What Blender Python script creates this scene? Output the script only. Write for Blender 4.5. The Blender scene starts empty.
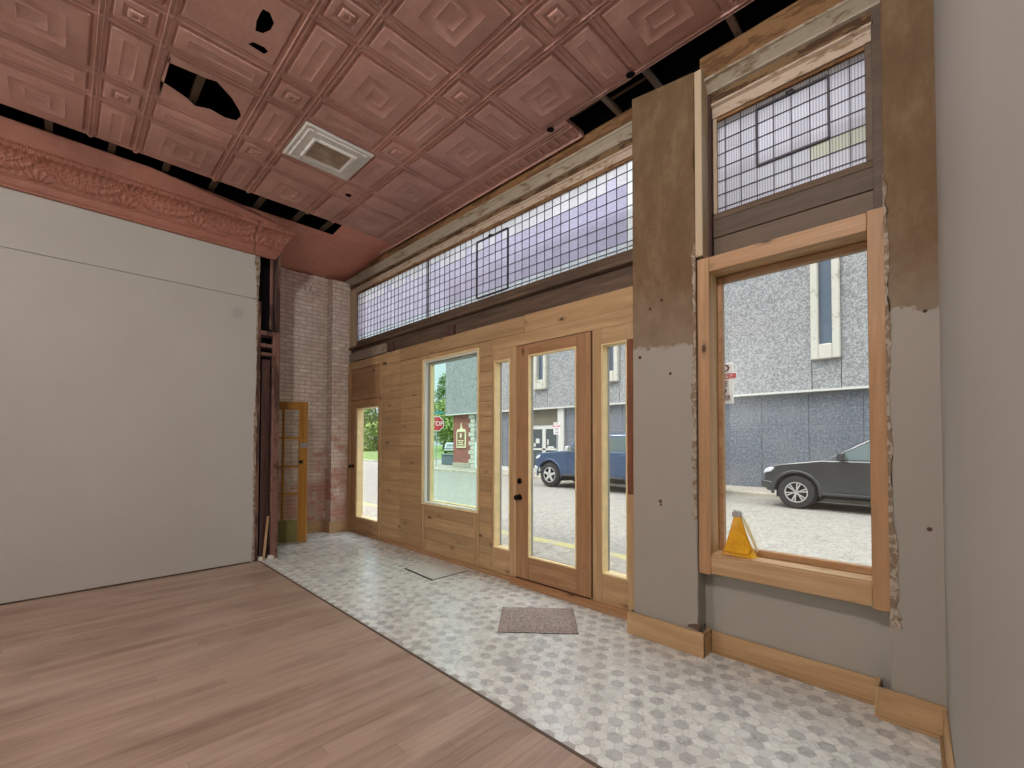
import bpy, bmesh, math, random
from mathutils import Vector, Matrix
random.seed(11)
S = bpy.context.scene
COL = S.collection
WL = {}                                   # world location of parents built in world coordinates

# ------------------------------------------------------------------ materials
def nodes_of(name):
    m = bpy.data.materials.new(name); m.use_nodes = True
    nt = m.node_tree; nt.nodes.clear()
    out = nt.nodes.new('ShaderNodeOutputMaterial')
    b = nt.nodes.new('ShaderNodeBsdfPrincipled')
    nt.links.new(b.outputs[0], out.inputs[0])
    return m, nt, b, out

class G:
    def __init__(s, nt): s.nt = nt
    def n(s, t, **kw):
        x = s.nt.nodes.new(t)
        for k, v in kw.items(): setattr(x, k, v)
        return x
    def l(s, a, b): s.nt.links.new(a, b)
    def setin(s, node, key, v):
        if hasattr(v, 'is_linked') or hasattr(v, 'links'): s.l(v, node.inputs[key])
        else: node.inputs[key].default_value = v
    def obj(s): return s.n('ShaderNodeTexCoord').outputs['Object']
    def mapping(s, vec, scale=(1, 1, 1), loc=(0, 0, 0), rot=(0, 0, 0)):
        m = s.n('ShaderNodeMapping'); s.l(vec, m.inputs['Vector'])
        m.inputs['Scale'].default_value = scale; m.inputs['Location'].default_value = loc; m.inputs['Rotation'].default_value = rot
        return m.outputs[0]
    def noise(s, vec, scale=5, detail=4, rough=.55, dist=0):
        x = s.n('ShaderNodeTexNoise'); s.l(vec, x.inputs['Vector'])
        x.inputs['Scale'].default_value = scale; x.inputs['Detail'].default_value = detail
        x.inputs['Roughness'].default_value = rough; x.inputs['Distortion'].default_value = dist
        return x.outputs['Fac']
    def voro(s, vec, scale=5, out='Distance', feature='F1', rnd=1):
        x = s.n('ShaderNodeTexVoronoi', feature=feature); s.l(vec, x.inputs['Vector'])
        x.inputs['Scale'].default_value = scale; x.inputs['Randomness'].default_value = rnd
        return x.outputs[out]
    def ramp(s, fac, pts, interp='LINEAR'):
        r = s.n('ShaderNodeValToRGB'); s.l(fac, r.inputs[0]); e = r.color_ramp; e.interpolation = interp
        while len(e.elements) < len(pts): e.elements.new(.5)
        for el, (p, c) in zip(e.elements, pts):
            el.position = p
            el.color = (c, c, c, 1) if isinstance(c, (int, float)) else (*c[:3], 1)
        return r.outputs[0]
    def mix(s, fac, a, b, mode='MIX'):
        x = s.n('ShaderNodeMix', data_type='RGBA', blend_type=mode)
        for i, v in ((0, fac), (6, a), (7, b)):
            if hasattr(v, 'links'): s.l(v, x.inputs[i])
            elif i == 0: x.inputs[0].default_value = v
            else: x.inputs[i].default_value = (*v[:3], 1)
        return x.outputs[2]
    def math(s, op, a, b=0.0, c=None):
        x = s.n('ShaderNodeMath', operation=op)
        for i, v in ((0, a), (1, b), (2, c)):
            if v is None: continue
            if hasattr(v, 'links'): s.l(v, x.inputs[i])
            else: x.inputs[i].default_value = v
        return x.outputs[0]
    def sep(s, vec):
        x = s.n('ShaderNodeSeparateXYZ'); s.l(vec, x.inputs[0]); return x.outputs
    def comb(s, x, y, z):
        c = s.n('ShaderNodeCombineXYZ')
        for i, v in enumerate((x, y, z)):
            if hasattr(v, 'links'): s.l(v, c.inputs[i])
            else: c.inputs[i].default_value = v
        return c.outputs[0]
    def bump(s, h, b, strength=.3, dist=.01):
        x = s.n('ShaderNodeBump'); s.l(h, x.inputs['Height'])
        x.inputs['Strength'].default_value = strength; x.inputs['Distance'].default_value = dist
        s.l(x.outputs[0], b.inputs['Normal'])
    def island(s): return s.n('ShaderNodeNewGeometry').outputs['Random Per Island']
    def vadd(s, a, b):
        x = s.n('ShaderNodeVectorMath', operation='ADD'); s.l(a, x.inputs[0])
        if hasattr(b, 'links'): s.l(b, x.inputs[1])
        else: x.inputs[1].default_value = b
        return x.outputs[0]

def plain(name, c, rough=.6, metal=0, var=.0, scale=6, bump=0, spec=.4):
    m, nt, b, o = nodes_of(name); g = G(nt)
    b.inputs['Roughness'].default_value = rough; b.inputs['Metallic'].default_value = metal
    b.inputs['Specular IOR Level'].default_value = spec
    if var or bump:
        v = g.obj(); f = g.noise(v, scale, 5)
        lo = [x * (1 - var) for x in c]; hi = [min(1, x * (1 + var)) for x in c]
        g.l(g.ramp(f, [(.3, lo), (.7, hi)]), b.inputs['Base Color'])
        if bump: g.bump(g.noise(v, scale * 6, 4), b, bump, .004)
    else: b.inputs['Base Color'].default_value = (*c, 1)
    return m

def wood(name, light, dark, axis='x', knots=.6, rough=.5, across=16, knotc=(.05, .018, .006), tone=.22, along=1.1):
    """boards: grain drawn out along one axis, knots, every separate board its own tone"""
    m, nt, b, o = nodes_of(name); g = G(nt)
    r = g.island(); off = g.comb(g.math('MULTIPLY', r, 37.0), g.math('MULTIPLY', r, 53.0), g.math('MULTIPLY', r, 71.0))
    v = g.vadd(g.obj(), off)
    sc = {'x': (along, across, across), 'y': (across, along, across), 'z': (across, across, along)}[axis]
    k = {'x': (2.7, 6.3, 6.3), 'y': (6.3, 2.7, 6.3), 'z': (6.3, 6.3, 2.7)}[axis]
    gm = g.mapping(v, sc)
    f = g.noise(gm, 1.0, 5, .6, .9)
    col = g.ramp(f, [(.28, dark), (.5, [(a + c) / 2 for a, c in zip(light, dark)]), (.68, light)])
    fine = g.noise(g.mapping(v, [x * 5 for x in sc]), 1.0, 3, .6)
    col = g.mix(g.math('MULTIPLY', fine, .35), col, dark, 'MULTIPLY')
    tn = g.ramp(r, [(0, 1 - tone), (1, 1.0)])
    col = g.mix(1, col, tn, 'MULTIPLY')
    if knots:
        d = g.voro(g.mapping(v, k), 1.0)
        d2 = g.math('ADD', d, g.math('MULTIPLY', g.noise(v, 30, 2), .05))
        sparse = g.math('GREATER_THAN', g.sep(g.voro(g.mapping(v, k), 1.0, 'Color'))[0], 1 - knots)
        kn = g.math('MULTIPLY', g.ramp(d2, [(.075, 1), (.13, .35), (.24, 0)]), sparse)
        col = g.mix(kn, col, knotc)
    g.l(col, b.inputs['Base Color'])
    b.inputs['Roughness'].default_value = rough; b.inputs['Specular IOR Level'].default_value = .35
    g.bump(fine, b, .12, .003)
    return m

def peeled(name, paint, under, amount=.5, scale=9, rough=.7, stretch=(1, 1, 1)):
    m, nt, b, o = nodes_of(name); g = G(nt); v = g.mapping(g.obj(), stretch)
    f = g.noise(v, scale, 7, .65, .3); f2 = g.noise(v, scale * 5, 3)
    mask = g.ramp(g.math('ADD', f, g.math('MULTIPLY', g.math('SUBTRACT', f2, .5), .25)), [(amount - .03, 0), (amount + .03, 1)])
    p = g.mix(g.math('MULTIPLY', f2, .4), paint, [x * .7 for x in paint])
    u = g.mix(f2, [x * .6 for x in under], [min(1, x * 1.3) for x in under])
    g.l(g.mix(mask, p, u), b.inputs['Base Color']); b.inputs['Roughness'].default_value = rough
    b.inputs['Specular IOR Level'].default_value = .25
    g.bump(g.math('SUBTRACT', g.math('MULTIPLY', f2, .4), mask), b, .5, .004)
    return m

MT = {}
PINE_L, PINE_D = (.62, .435, .245), (.44, .275, .13)
MT['pine_x'] = wood('pine_board_lengthwise', PINE_L, PINE_D, 'x', .85)
MT['pine_z'] = wood('pine_board_upright', PINE_L, PINE_D, 'z', .7)
MT['pine_y'] = wood('pine_board_deep', PINE_L, PINE_D, 'y', .4)
MT['fir_x'] = wood('warm_fir_lengthwise', (.55, .345, .185), (.40, .225, .105), 'x', .8)
MT['fir_z'] = wood('warm_fir_upright', (.55, .345, .185), (.40, .225, .105), 'z', .7)
MT['door_x'] = wood('stained_door_rail', (.50, .29, .15), (.33, .17, .075), 'x', .25, .4)
MT['door_z'] = wood('stained_door_stile', (.50, .29, .15), (.33, .17, .075), 'z', .3, .4)
MT['oak_z'] = wood('varnished_oak_upright', (.62, .33, .075), (.44, .20, .04), 'z', 0, .3, 26)
MT['oak_x'] = wood('varnished_oak_lengthwise', (.58, .31, .07), (.42, .19, .04), 'x', 0, .3, 26)
MT['oak_green'] = wood('faded_green_panel', (.34, .30, .11), (.23, .21, .075), 'x', 0, .4, 22)
MT['dark_x'] = wood('weathered_dark_board', (.20, .135, .09), (.07, .043, .03), 'x', .2, .7, 14, tone=.4)
MT['dark_z'] = wood('weathered_dark_stud', (.17, .08, .065), (.06, .028, .024), 'z', 0, .7, 14, tone=.4)
MT['jamb'] = peeled('old_painted_jamb', (.22, .115, .09), (.085, .045, .035), .52, 7, .7, (1, 1, .25))
MT['apron'] = wood('dull_brown_apron', (.21, .15, .105), (.13, .09, .063), 'x', 0, .6, 10, tone=.3)
MT['peel_crown'] = peeled('peeling_cream_crown', (.42, .36, .28), (.24, .18, .11), .57, 10, .7, (.5, 2, 2))
MT['peel_case'] = peeled('peeling_pale_casing', (.56, .45, .35), (.30, .20, .12), .6, 12, .7, (.6, 2, 2))
MT['rough_dark'] = peeled('rough_stripped_board', (.21, .13, .065), (.08, .042, .022), .5, 8, .8, (.5, 2, 2))
MT['brown_frieze'] = peeled('bare_brown_frieze', (.27, .145, .065), (.16, .08, .035), .5, 6, .8, (.5, 2, 2))
MT['pale_trim'] = peeled('pale_old_trim', (.55, .44, .30), (.35, .24, .14), .66, 7, .6, (1, 1, .3))
MT['grey_board'] = peeled('grey_painted_board', (.33, .27, .22), (.16, .11, .08), .62, 6)
MT['black_iron'] = plain('dark_bronze_hardware', (.02, .015, .012), .35, .8)
MT['brass'] = plain('worn_brass', (.30, .22, .12), .35, .9)
MT['steel'] = plain('dull_steel', (.42, .42, .42), .4, .8)
MT['white_vinyl'] = plain('white_window_vinyl', (.72, .72, .66), .5)
MT['grey_vinyl'] = plain('grey_window_gasket', (.30, .30, .28), .5)
MT['cream_stop'] = plain('pale_wood_stop', (.78, .62, .34), .5, var=.1, scale=8)
MT['red_stop'] = wood('reddish_stop', (.30, .10, .04), (.17, .05, .02), 'z', 0, .5)
MT['attic'] = plain('near_black_void_and_edges', (.012, .010, .012), .95, spec=0)  # near-black colour paints in the darkness of the attic void and gaps
MT['lath'] = wood('rough_furring', (.16, .105, .065), (.08, .05, .033), 'x', 0, .8)

def m_wallpaint(name, c, blot=.07, stains=True):
    m, nt, b, o = nodes_of(name); g = G(nt); v = g.obj()
    f = g.noise(v, 1.3, 5, .6); col = g.ramp(f, [(.3, [x * (1 - blot) for x in c]), (.7, c)])
    if stains:
        d = g.voro(v, 2.3); k = g.math('GREATER_THAN', g.sep(g.voro(v, 2.3, 'Color'))[1], .87)
        dd = g.math('ADD', d, g.math('MULTIPLY', g.noise(v, 25, 3), .05))
        col = g.mix(g.math('MULTIPLY', k, g.ramp(dd, [(.045, .75), (.06, 0)])), col, (.12, .085, .06))
    if stains:      # one round grey damp mark high up near the broken end
        x, y, z = g.sep(v); r2 = g.math('ADD', g.math('POWER', g.math('SUBTRACT', y, 1.49), 2.0), g.math('POWER', g.math('SUBTRACT', z, 3.06), 2.0))
        col = g.mix(g.math('MULTIPLY', g.ramp(g.math('SQRT', r2), [(.04, 1), (.085, 0)]), .35), col, (.27, .27, .26))
    g.l(col, b.inputs['Base Color']); b.inputs['Roughness'].default_value = .62; b.inputs['Specular IOR Level'].default_value = .3
    g.bump(g.noise(v, 45, 4), b, .06, .004)
    return m
MT['panel'] = m_wallpaint('offwhite_wall_panel', (.50, .495, .46))
MT['right_wall'] = m_wallpaint('grey_white_plaster', (.38, .365, .34), .05, False)
MT['recess'] = m_wallpaint('offwhite_recess_paint', (.37, .35, .305), .08, False)

def m_pillar():
    m, nt, b, o = nodes_of('half_stripped_plaster'); g = G(nt); v = g.obj(); x, y, z = g.sep(v)
    big = g.noise(v, 3, 6, .6); fine = g.noise(v, 28, 5, .6)
    brown = g.ramp(g.noise(g.mapping(v, (1, 1, .45)), 6, 7, .7), [(.25, (.115, .072, .038)), (.5, (.155, .099, .053)), (.72, (.215, .152, .092)), (.85, (.30, .24, .17))])
    paint = g.mix(g.math('MULTIPLY', big, .25), (.34, .315, .275), (.27, .245, .21))
    edge = g.math('ADD', z, g.math('MULTIPLY', g.math('SUBTRACT', g.noise(g.mapping(v, (2, 2, 2)), 3, 6, .7), .5), .22))
    mask = g.ramp(g.math('SUBTRACT', edge, 1.72), [(.49, 0), (.5, 1)])
    low = g.math('MULTIPLY', g.ramp(z, [(0, 1), (1, 1)]) , g.ramp(g.math('SUBTRACT', 3.15, g.math('ADD', z, g.math('MULTIPLY', g.noise(v, 4, 5, .7), .9))), [(.0, 0), (.45, 1)]))
    brown = g.mix(g.math('MULTIPLY', low, .55), brown, (.27, .225, .17))
    col = g.mix(mask, paint, brown)
    chips = g.math('GREATER_THAN', g.noise(g.mapping(v, (1, 1, .5)), 11, 5, .7), .715)
    col = g.mix(chips, col, (.17, .12, .09))
    spots = g.math('LESS_THAN', g.voro(v, 4.3), .055)
    col = g.mix(spots, col, (.07, .035, .02))
    g.l(col, b.inputs['Base Color']); b.inputs['Roughness'].default_value = .8; b.inputs['Specular IOR Level'].default_value = .2
    g.bump(g.math('SUBTRACT', g.math('MULTIPLY', fine, .5), g.math('ADD', chips, mask)), b, .35, .006)
    return m
MT['pillar'] = m_pillar()
MT['broken'] = peeled('broken_plaster_edge', (.42, .36, .29), (.24, .17, .115), .5, 22, .9)

def m_brick():
    m, nt, b, o = nodes_of('whitewashed_old_brick'); g = G(nt); v = g.obj(); x, y, z = g.sep(v)
    u = g.math('ADD', x, y)
    p = g.comb(u, z, 0)
    wob = g.noise(v, 6, 3)
    p = g.vadd(p, g.comb(0, g.math('MULTIPLY', g.math('SUBTRACT', wob, .5), .014), 0))
    t = g.n('ShaderNodeTexBrick'); g.l(p, t.inputs['Vector'])
    t.inputs['Scale'].default_value = 1; t.inputs['Brick Width'].default_value =   .205; t.inputs['Row Height'].default_value = .0655
    t.inputs['Mortar Size'].default_value = .0075; t.inputs['Mortar Smooth'].default_value = .25; t.inputs['Bias'].default_value = 0
    t.inputs['Color1'].default_value = (0, 0, 0, 1); t.inputs['Color2'].default_value = (1, 1, 1, 1); t.inputs['Mortar'].default_value = (.5, .5, .5, 1)
    tone = g.sep(t.outputs['Color'])[0]
    white = g.mix(tone, (.85, .76, .68), (.74, .63, .55)); red = g.mix(tone, (.52, .215, .15), (.46, .26, .20))
    # the whitewash has worn off in the lower courses
    wear = g.math('ADD', g.math('MULTIPLY', g.noise(v, 2.4, 6, .7), 1.5), g.math('MULTIPLY', z, .26))
    wear = g.math('ADD', wear, g.math('MULTIPLY', tone, .22))
    mask = g.ramp(wear, [(.0, 0), (.62, 1), (.72, .25), (.9, .65), (1, 1)]) if False else g.ramp(g.math('SUBTRACT', wear, .75), [(.22, 0), (.50, 1)])
    col = g.mix(mask, red, white)
    speck = g.math('GREATER_THAN', g.noise(v, 18, 5, .7), .64)
    col = g.mix(g.math('MULTIPLY', speck, .55), col, (.66, .60, .56))
    col = g.mix(g.math('MULTIPLY', g.ramp(g.noise(v, 9, 6, .7), [(.42, 0), (.62, 1)]), .45), col, (.44, .33, .265))
    mort = g.mix(mask, (.50, .38, .32), (.52, .42, .35))
    col = g.mix(t.outputs['Fac'], col, mort)
    g.l(col, b.inputs['Base Color']); b.inputs['Roughness'].default_value = .85; b.inputs['Specular IOR Level'].default_value = .15
    g.bump(g.math('SUBTRACT', g.math('MULTIPLY', g.noise(v, 40, 4), .4), t.outputs['Fac']), b, .8, .012)
    return m
MT['brick'] = m_brick()

def m_tin(name, c, crumple=.25, dirt=.35):
    m, nt, b, o = nodes_of(name); g = G(nt); v = g.obj()
    f = g.noise(v, 1.2, 5, .6); f2 = g.noise(v, 9, 5, .65)
    col = g.ramp(f, [(.3, [x * (1 - dirt) for x in c]), (.7, c)])
    col = g.mix(g.math('MULTIPLY', g.ramp(f2, [(.45, 0), (.75, 1)]), .3), col, (c[0] * 1.1, c[1] * 1.45, c[2] * 1.5))
    g.l(col, b.inputs['Base Color']); b.inputs['Roughness'].default_value = .48; b.inputs['Specular IOR Level'].default_value = .35
    g.bump(g.math('ADD', f2, g.math('MULTIPLY', g.noise(v, 60, 4, .6), .35)), b, crumple, .012)
    return m
MT['tin'] = m_tin('rose_painted_tin', (.58, .32, .27))
MT['tin_flat'] = m_tin('rose_painted_flat_tin', (.70, .30, .225), .08, .2)
MT['tin_cornice'] = m_tin('rust_red_cornice_tin', (.40, .165, .115), .5, .35)

def m_floorwood():
    m, nt, b, o = nodes_of('worn_strip_floor'); g = G(nt); v = g.obj(); x, y, z = g.sep(v)
    t = g.n('ShaderNodeTexBrick'); wn = g.n('ShaderNodeTexWhiteNoise', noise_dimensions='1D'); g.l(g.math('FLOOR', g.math('DIVIDE', x, .0825)), wn.inputs['W'])
    g.l(g.comb(g.math('ADD', y, g.math('MULTIPLY', wn.outputs['Value'], 2.3)), x, 0), t.inputs['Vector'])
    t.inputs['Scale'].default_value = 1; t.inputs['Brick Width'].default_value = 2.3; t.inputs['Row Height'].default_value = .0825
    t.inputs['Mortar Size'].default_value = .0011; t.inputs['Mortar Smooth'].default_value = .3; t.offset = .37
    t.inputs['Color1'].default_value = (0, 0, 0, 1); t.inputs['Color2'].default_value = (1, 1, 1, 1); t.inputs['Mortar'].default_value = (.3, .3, .3, 1)
    tone = g.sep(t.outputs['Color'])[0]
    gr = g.noise(g.mapping(v, (22, 1.2, 1)), 1, 6, .65, .5)
    base = g.ramp(g.math('ADD', g.math('MULTIPLY', gr, .8), g.math('MULTIPLY', tone, .2)), [(.25, (.20, .135, .098)), (.55, (.36, .26, .195)), (.85, (.50, .38, .30))])
    worn = g.ramp(g.noise(g.mapping(v, (1.5, .55, 1)), 1.6, 6, .65, .6), [(.38, 0), (.68, 1)])
    col = g.mix(g.math('MULTIPLY', worn, .6), base, (.47, .37, .305))
    streak = g.math('GREATER_THAN', g.noise(g.mapping(v, (40, 1.6, 1)), 1, 4, .7), .66)
    col = g.mix(g.math('MULTIPLY', streak, .35), col, (.50, .39, .31))
    scuff = g.math('MULTIPLY', g.math('GREATER_THAN', g.noise(v, 26, 5, .75), .66), g.ramp(g.noise(v, 1.1, 3), [(.5, 0), (.62, 1)]))
    col = g.mix(g.math('MULTIPLY', scuff, .5), col, (.60, .52, .46))
    dark = g.ramp(g.noise(g.mapping(v, (3, .8, 1)), 1.4, 4, .6), [(.30, 1), (.46, 0)])
    col = g.mix(g.math('MULTIPLY', dark, .4), col, (.16, .10, .07))
    col = g.mix(g.math('MULTIPLY', t.outputs['Fac'], .7), col, (.09, .055, .04))
    g.l(col, b.inputs['Base Color'])
    g.l(g.ramp(gr, [(.3, .36), (.7, .52)]), b.inputs['Roughness']); b.inputs['Specular IOR Level'].default_value = .4
    g.bump(g.math('SUBTRACT', g.math('MULTIPLY', gr, .3), t.outputs['Fac']), b, .18, .003)
    return m
MT['floorwood'] = m_floorwood()

def m_hex():
    m, nt, b, o = nodes_of('printed_hexagon_vinyl'); g = G(nt); v = g.obj()
    a = g.n('ShaderNodeAttribute', attribute_name='tone').outputs['Color']
    vein = g.noise(v, 16, 6, .7, 1.2)
    va = g.ramp(vein, [(.38, .74), (.52, 1.0), (.6, .93), (.66, 1.0)])
    col = g.mix(1, a, va, 'MULTIPLY')
    dirt = g.ramp(g.noise(v, 1.7, 5, .7), [(.5, 0), (.8, .5)])
    col = g.mix(dirt, col, (.36, .33, .28), 'MULTIPLY') if False else g.mix(g.math('MULTIPLY', dirt, .5), col, (.36, .34, .30))
    g.l(col, b.inputs['Base Color']); b.inputs['Specular IOR Level'].default_value = .85
    g.l(g.ramp(g.noise(v, 5, 4), [(.3, .20), (.7, .36)]), b.inputs['Roughness'])
    g.bump(g.noise(v, 7, 4, .6), b, .10, .01)
    return m
MT['hex'] = m_hex()
MT['grout'] = plain('grey_vinyl_joint_print', (.44, .44, .42), .4)

def m_glass(name, tint, refl=.06):
    m = bpy.data.materials.new(name); m.use_nodes = True; nt = m.node_tree; nt.nodes.clear(); g = G(nt)
    o = g.n('ShaderNodeOutputMaterial'); t = g.n('ShaderNodeBsdfTransparent'); t.inputs[0].default_value = (*tint, 1)
    gl = g.n('ShaderNodeBsdfGlossy'); gl.inputs['Roughness'].default_value = .02
    mx = g.n('ShaderNodeMixShader'); mx.inputs[0].default_value = refl
    g.l(t.outputs[0], mx.inputs[1]); g.l(gl.outputs[0], mx.inputs[2]); g.l(mx.outputs[0], o.inputs[0])
    return m
MT['glass'] = m_glass('clear_window_glass', (.97, .98, .97))
MT['glass_green'] = m_glass('greenish_window_glass', (.86, .97, .92))

def m_leaded(name, ribs):
    m = bpy.data.materials.new(name); m.use_nodes = True; nt = m.node_tree; nt.nodes.clear(); g = G(nt)
    o = g.n('ShaderNodeOutputMaterial'); v = g.obj()
    a = g.n('ShaderNodeAttribute', attribute_name='tone').outputs['Color']
    if ribs:
        x = g.sep(v)[0]
        w = g.math('SINE', g.math('MULTIPLY', x, 2 * math.pi / .0165))
        a = g.mix(1, a, g.ramp(g.math('ADD', g.math('MULTIPLY', w, .5), .5), [(.2, .62), (.6, 1)]), 'MULTIPLY')
    else:
        a = g.mix(1, a, g.ramp(g.noise(v, 38, 3), [(.35, .86), (.6, 1)]), 'MULTIPLY')
    tr = g.n('ShaderNodeBsdfTranslucent'); g.l(a, tr.inputs[0])
    tp = g.n('ShaderNodeBsdfTransparent'); g.l(a, tp.inputs[0])
    gl = g.n('ShaderNodeBsdfGlossy'); gl.inputs['Roughness'].default_value = .25
    m1 = g.n('ShaderNodeMixShader'); m1.inputs[0].default_value = .12 if ribs else .28
    g.l(tr.outputs[0], m1.inputs[1]); g.l(tp.outputs[0], m1.inputs[2])
    m2 = g.n('ShaderNodeMixShader'); m2.inputs[0].default_value = .05
    g.l(m1.outputs[0], m2.inputs[1]); g.l(gl.outputs[0], m2.inputs[2]); g.l(m2.outputs[0], o.inputs[0])
    return m
MT['leaded'] = m_leaded('lavender_leaded_glass', False)
MT['prism'] = m_leaded('ribbed_prism_glass', True)
MT['came'] = plain('lead_came', (.075, .065, .08), .5, .3)

# ------------------------------------------------------------------ mesh builder
class MB:
    def __init__(s): s.bm = bmesh.new(); s.mi = 0; s.tone = None
    def _f(s, vs):
        try:
            f = s.bm.faces.new(vs); f.material_index = s.mi
            if s.tone is not None:
                ly = s.bm.loops.layers.float_color.get('tone') or s.bm.loops.layers.float_color.new('tone')
                for l in f.loops: l[ly] = (*s.tone, 1)
            return f
        except ValueError: return None
    def v(s, p): return s.bm.verts.new(p)
    def poly(s, pts): return s._f([s.v(p) for p in pts])
    def box(s, x0, x1, y0, y1, z0, z1):
        if x0 > x1: x0, x1 = x1, x0
        if y0 > y1: y0, y1 = y1, y0
        if z0 > z1: z0, z1 = z1, z0
        c = [s.v(p) for p in ((x0,y0,z0),(x1,y0,z0),(x1,y1,z0),(x0,y1,z0),(x0,y0,z1),(x1,y0,z1),(x1,y1,z1),(x0,y1,z1))]
        for q in ((0,3,2,1),(4,5,6,7),(0,1,5,4),(1,2,6,5),(2,3,7,6),(3,0,4,7)): s._f([c[i] for i in q])
        return s
    def prism(s, pts, axis, a, b):
        """closed outline pts (2D) pushed along an axis from a to b; 'x': pts are (y,z), 'y': (x,z), 'z': (x,y)"""
        def P(p, t): return {'x': (t, p[0], p[1]), 'y': (p[0], t, p[1]), 'z': (p[0], p[1], t)}[axis]
        A = [s.v(P(p, a)) for p in pts]; B = [s.v(P(p, b)) for p in pts]; n = len(pts)
        s._f(A[::-1]); s._f(B)
        for i in range(n): s._f([A[i], A[(i+1) % n], B[(i+1) % n], B[i]])
        return s
    def ring_stack(s, rings, cap=True):
        R = [[s.v(p) for p in r] for r in rings]
        for a, b in zip(R, R[1:]):
            n = len(a)
            for i in range(n): s._f([a[i], a[(i+1) % n], b[(i+1) % n], b[i]])
        if cap: s._f(R[0][::-1]); s._f(R[-1])
        return s
    def lathe(s, prof, c, axis='z', n=24, cap=True):
        rings = []
        for r, h in prof:
            ring = []
            for i in range(n):
                t = 2 * math.pi * i / n; a, b = r * math.cos(t), r * math.sin(t)
                ring.append({'z': (c[0]+a, c[1]+b, c[2]+h), 'y': (c[0]+a, c[1]+h, c[2]+b), 'x': (c[0]+h, c[1]+a, c[2]+b)}[axis])
            rings.append(ring)
        return s.ring_stack(rings, cap)
    def tube(s, pts, r, n=8):
        pts = [Vector(p) for p in pts]; rings = []
        for i, p in enumerate(pts):
            d = (pts[min(i+1, len(pts)-1)] - pts[max(i-1, 0)]).normalized()
            u = d.cross(Vector((0, 0, 1)) if abs(d.z) < .9 else Vector((1, 0, 0))).normalized(); w = d.cross(u)
            rr = r[i] if isinstance(r, (list, tuple)) else r
            rings.append([p + u * rr * math.cos(2*math.pi*k/n) + w * rr * math.sin(2*math.pi*k/n) for k in range(n)])
        return s.ring_stack(rings)
    def build(s, name, mat, parent=None, bevel=0, seg=1, smooth=False, local=False, recalc=True):
        if recalc: bmesh.ops.recalc_face_normals(s.bm, faces=s.bm.faces)
        me = bpy.data.meshes.new(name)
        if parent is not None and not local:
            w = WL.get(parent.name)
            if w is not None:
                for v in s.bm.verts: v.co -= w
        s.bm.to_mesh(me); s.bm.free()
        for m in (mat if isinstance(mat, (list, tuple)) else [mat]): me.materials.append(MT[m] if isinstance(m, str) else m)
        if smooth:
            for p in me.polygons: p.use_smooth = True
            try: me.set_sharp_from_angle(angle=math.radians(38))
            except Exception: pass
        o = bpy.data.objects.new(name, me); COL.objects.link(o)
        if parent is not None:
            o.parent = parent
            WL[o.name] = WL.get(parent.name, Vector((0, 0, 0)))
        if bevel:
            md = o.modifiers.new('edge', 'BEVEL'); md.width = bevel; md.segments = seg; md.limit_method = 'ANGLE'; md.angle_limit = math.radians(40)
        return o

def struct(o, **k):
    o['kind'] = 'structure'
    for a, b in k.items(): o[a] = b
    return o
def tag(o, label, cat, group=None, kind=None):
    o['label'] = label; o['category'] = cat
    if group: o['group'] = group
    if kind: o['kind'] = kind
    return o
def empty(name, loc, rotz=0, world=True):
    o = bpy.data.objects.new(name, None); COL.objects.link(o); o.location = loc; o.rotation_euler = (0, 0, rotz)
    o.empty_display_size = .1
    if world: WL[o.name] = Vector(loc)
    return o
def text(name, body, size, loc, rotz, mat, parent, local=True, ext=.001, sx=1.0):
    cu = bpy.data.curves.new(name, 'FONT'); cu.body = body; cu.size = size; cu.extrude = ext; cu.align_x = 'CENTER'; cu.align_y = 'CENTER'
    cu.offset = size * .012
    cu.materials.append(MT[mat]); o = bpy.data.objects.new(name, cu); COL.objects.link(o)
    o.rotation_euler = (math.pi/2, 0, rotz); o.scale = (sx, 1, 1); o.location = loc; o.parent = parent
    return o

# ================================================================== ROOM SHELL
# ---- floors
b = MB(); b.box(-6.3, .35, -6.5, 1.762, -.12, 0); struct(b.build('floor', 'floorwood'))
b = MB(); b.box(-7.62, .1, 1.772, 3.60, -.12, -.0006)
b.mi = 1; R3 = .075 / math.sqrt(3)
i = 0; x = -7.6
col_w = .075 * math.sqrt(3) / 2
while x < 0:
    j = 0; y = 1.775 + (.0375 if i % 2 else 0)
    while y < 3.5:
        a = (i - (j - (i - i % 2) // 2)) % 3
        dark = (a == 0) and random.random() < .78
        if not dark and random.random() < .03: dark = True
        k = random.uniform(.92, 1.06)
        b.tone = tuple(c * k for c in ((.54, .56, .555) if dark else random.choice([(.77, .81, .775), (.81, .84, .80), (.76, .795, .77)])))
        if y - .036 > 1.772 and y < 3.45:
            r = R3 * .965
            b.poly([(x + r * math.cos(math.radians(t)), y + r * math.sin(math.radians(t)), 0.0) for t in range(0, 360, 60)])
        y += .075; j += 1
    x += col_w; i += 1
struct(b.build('floor_tile', ['grout', 'hex'], recalc=False))
b = MB(); b.box(-6.2, .0, 1.757, 1.775, -.02, .0035); struct(b.build('trim_1', plain('dark_floor_edge', (.10, .07, .05), .6)))

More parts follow.
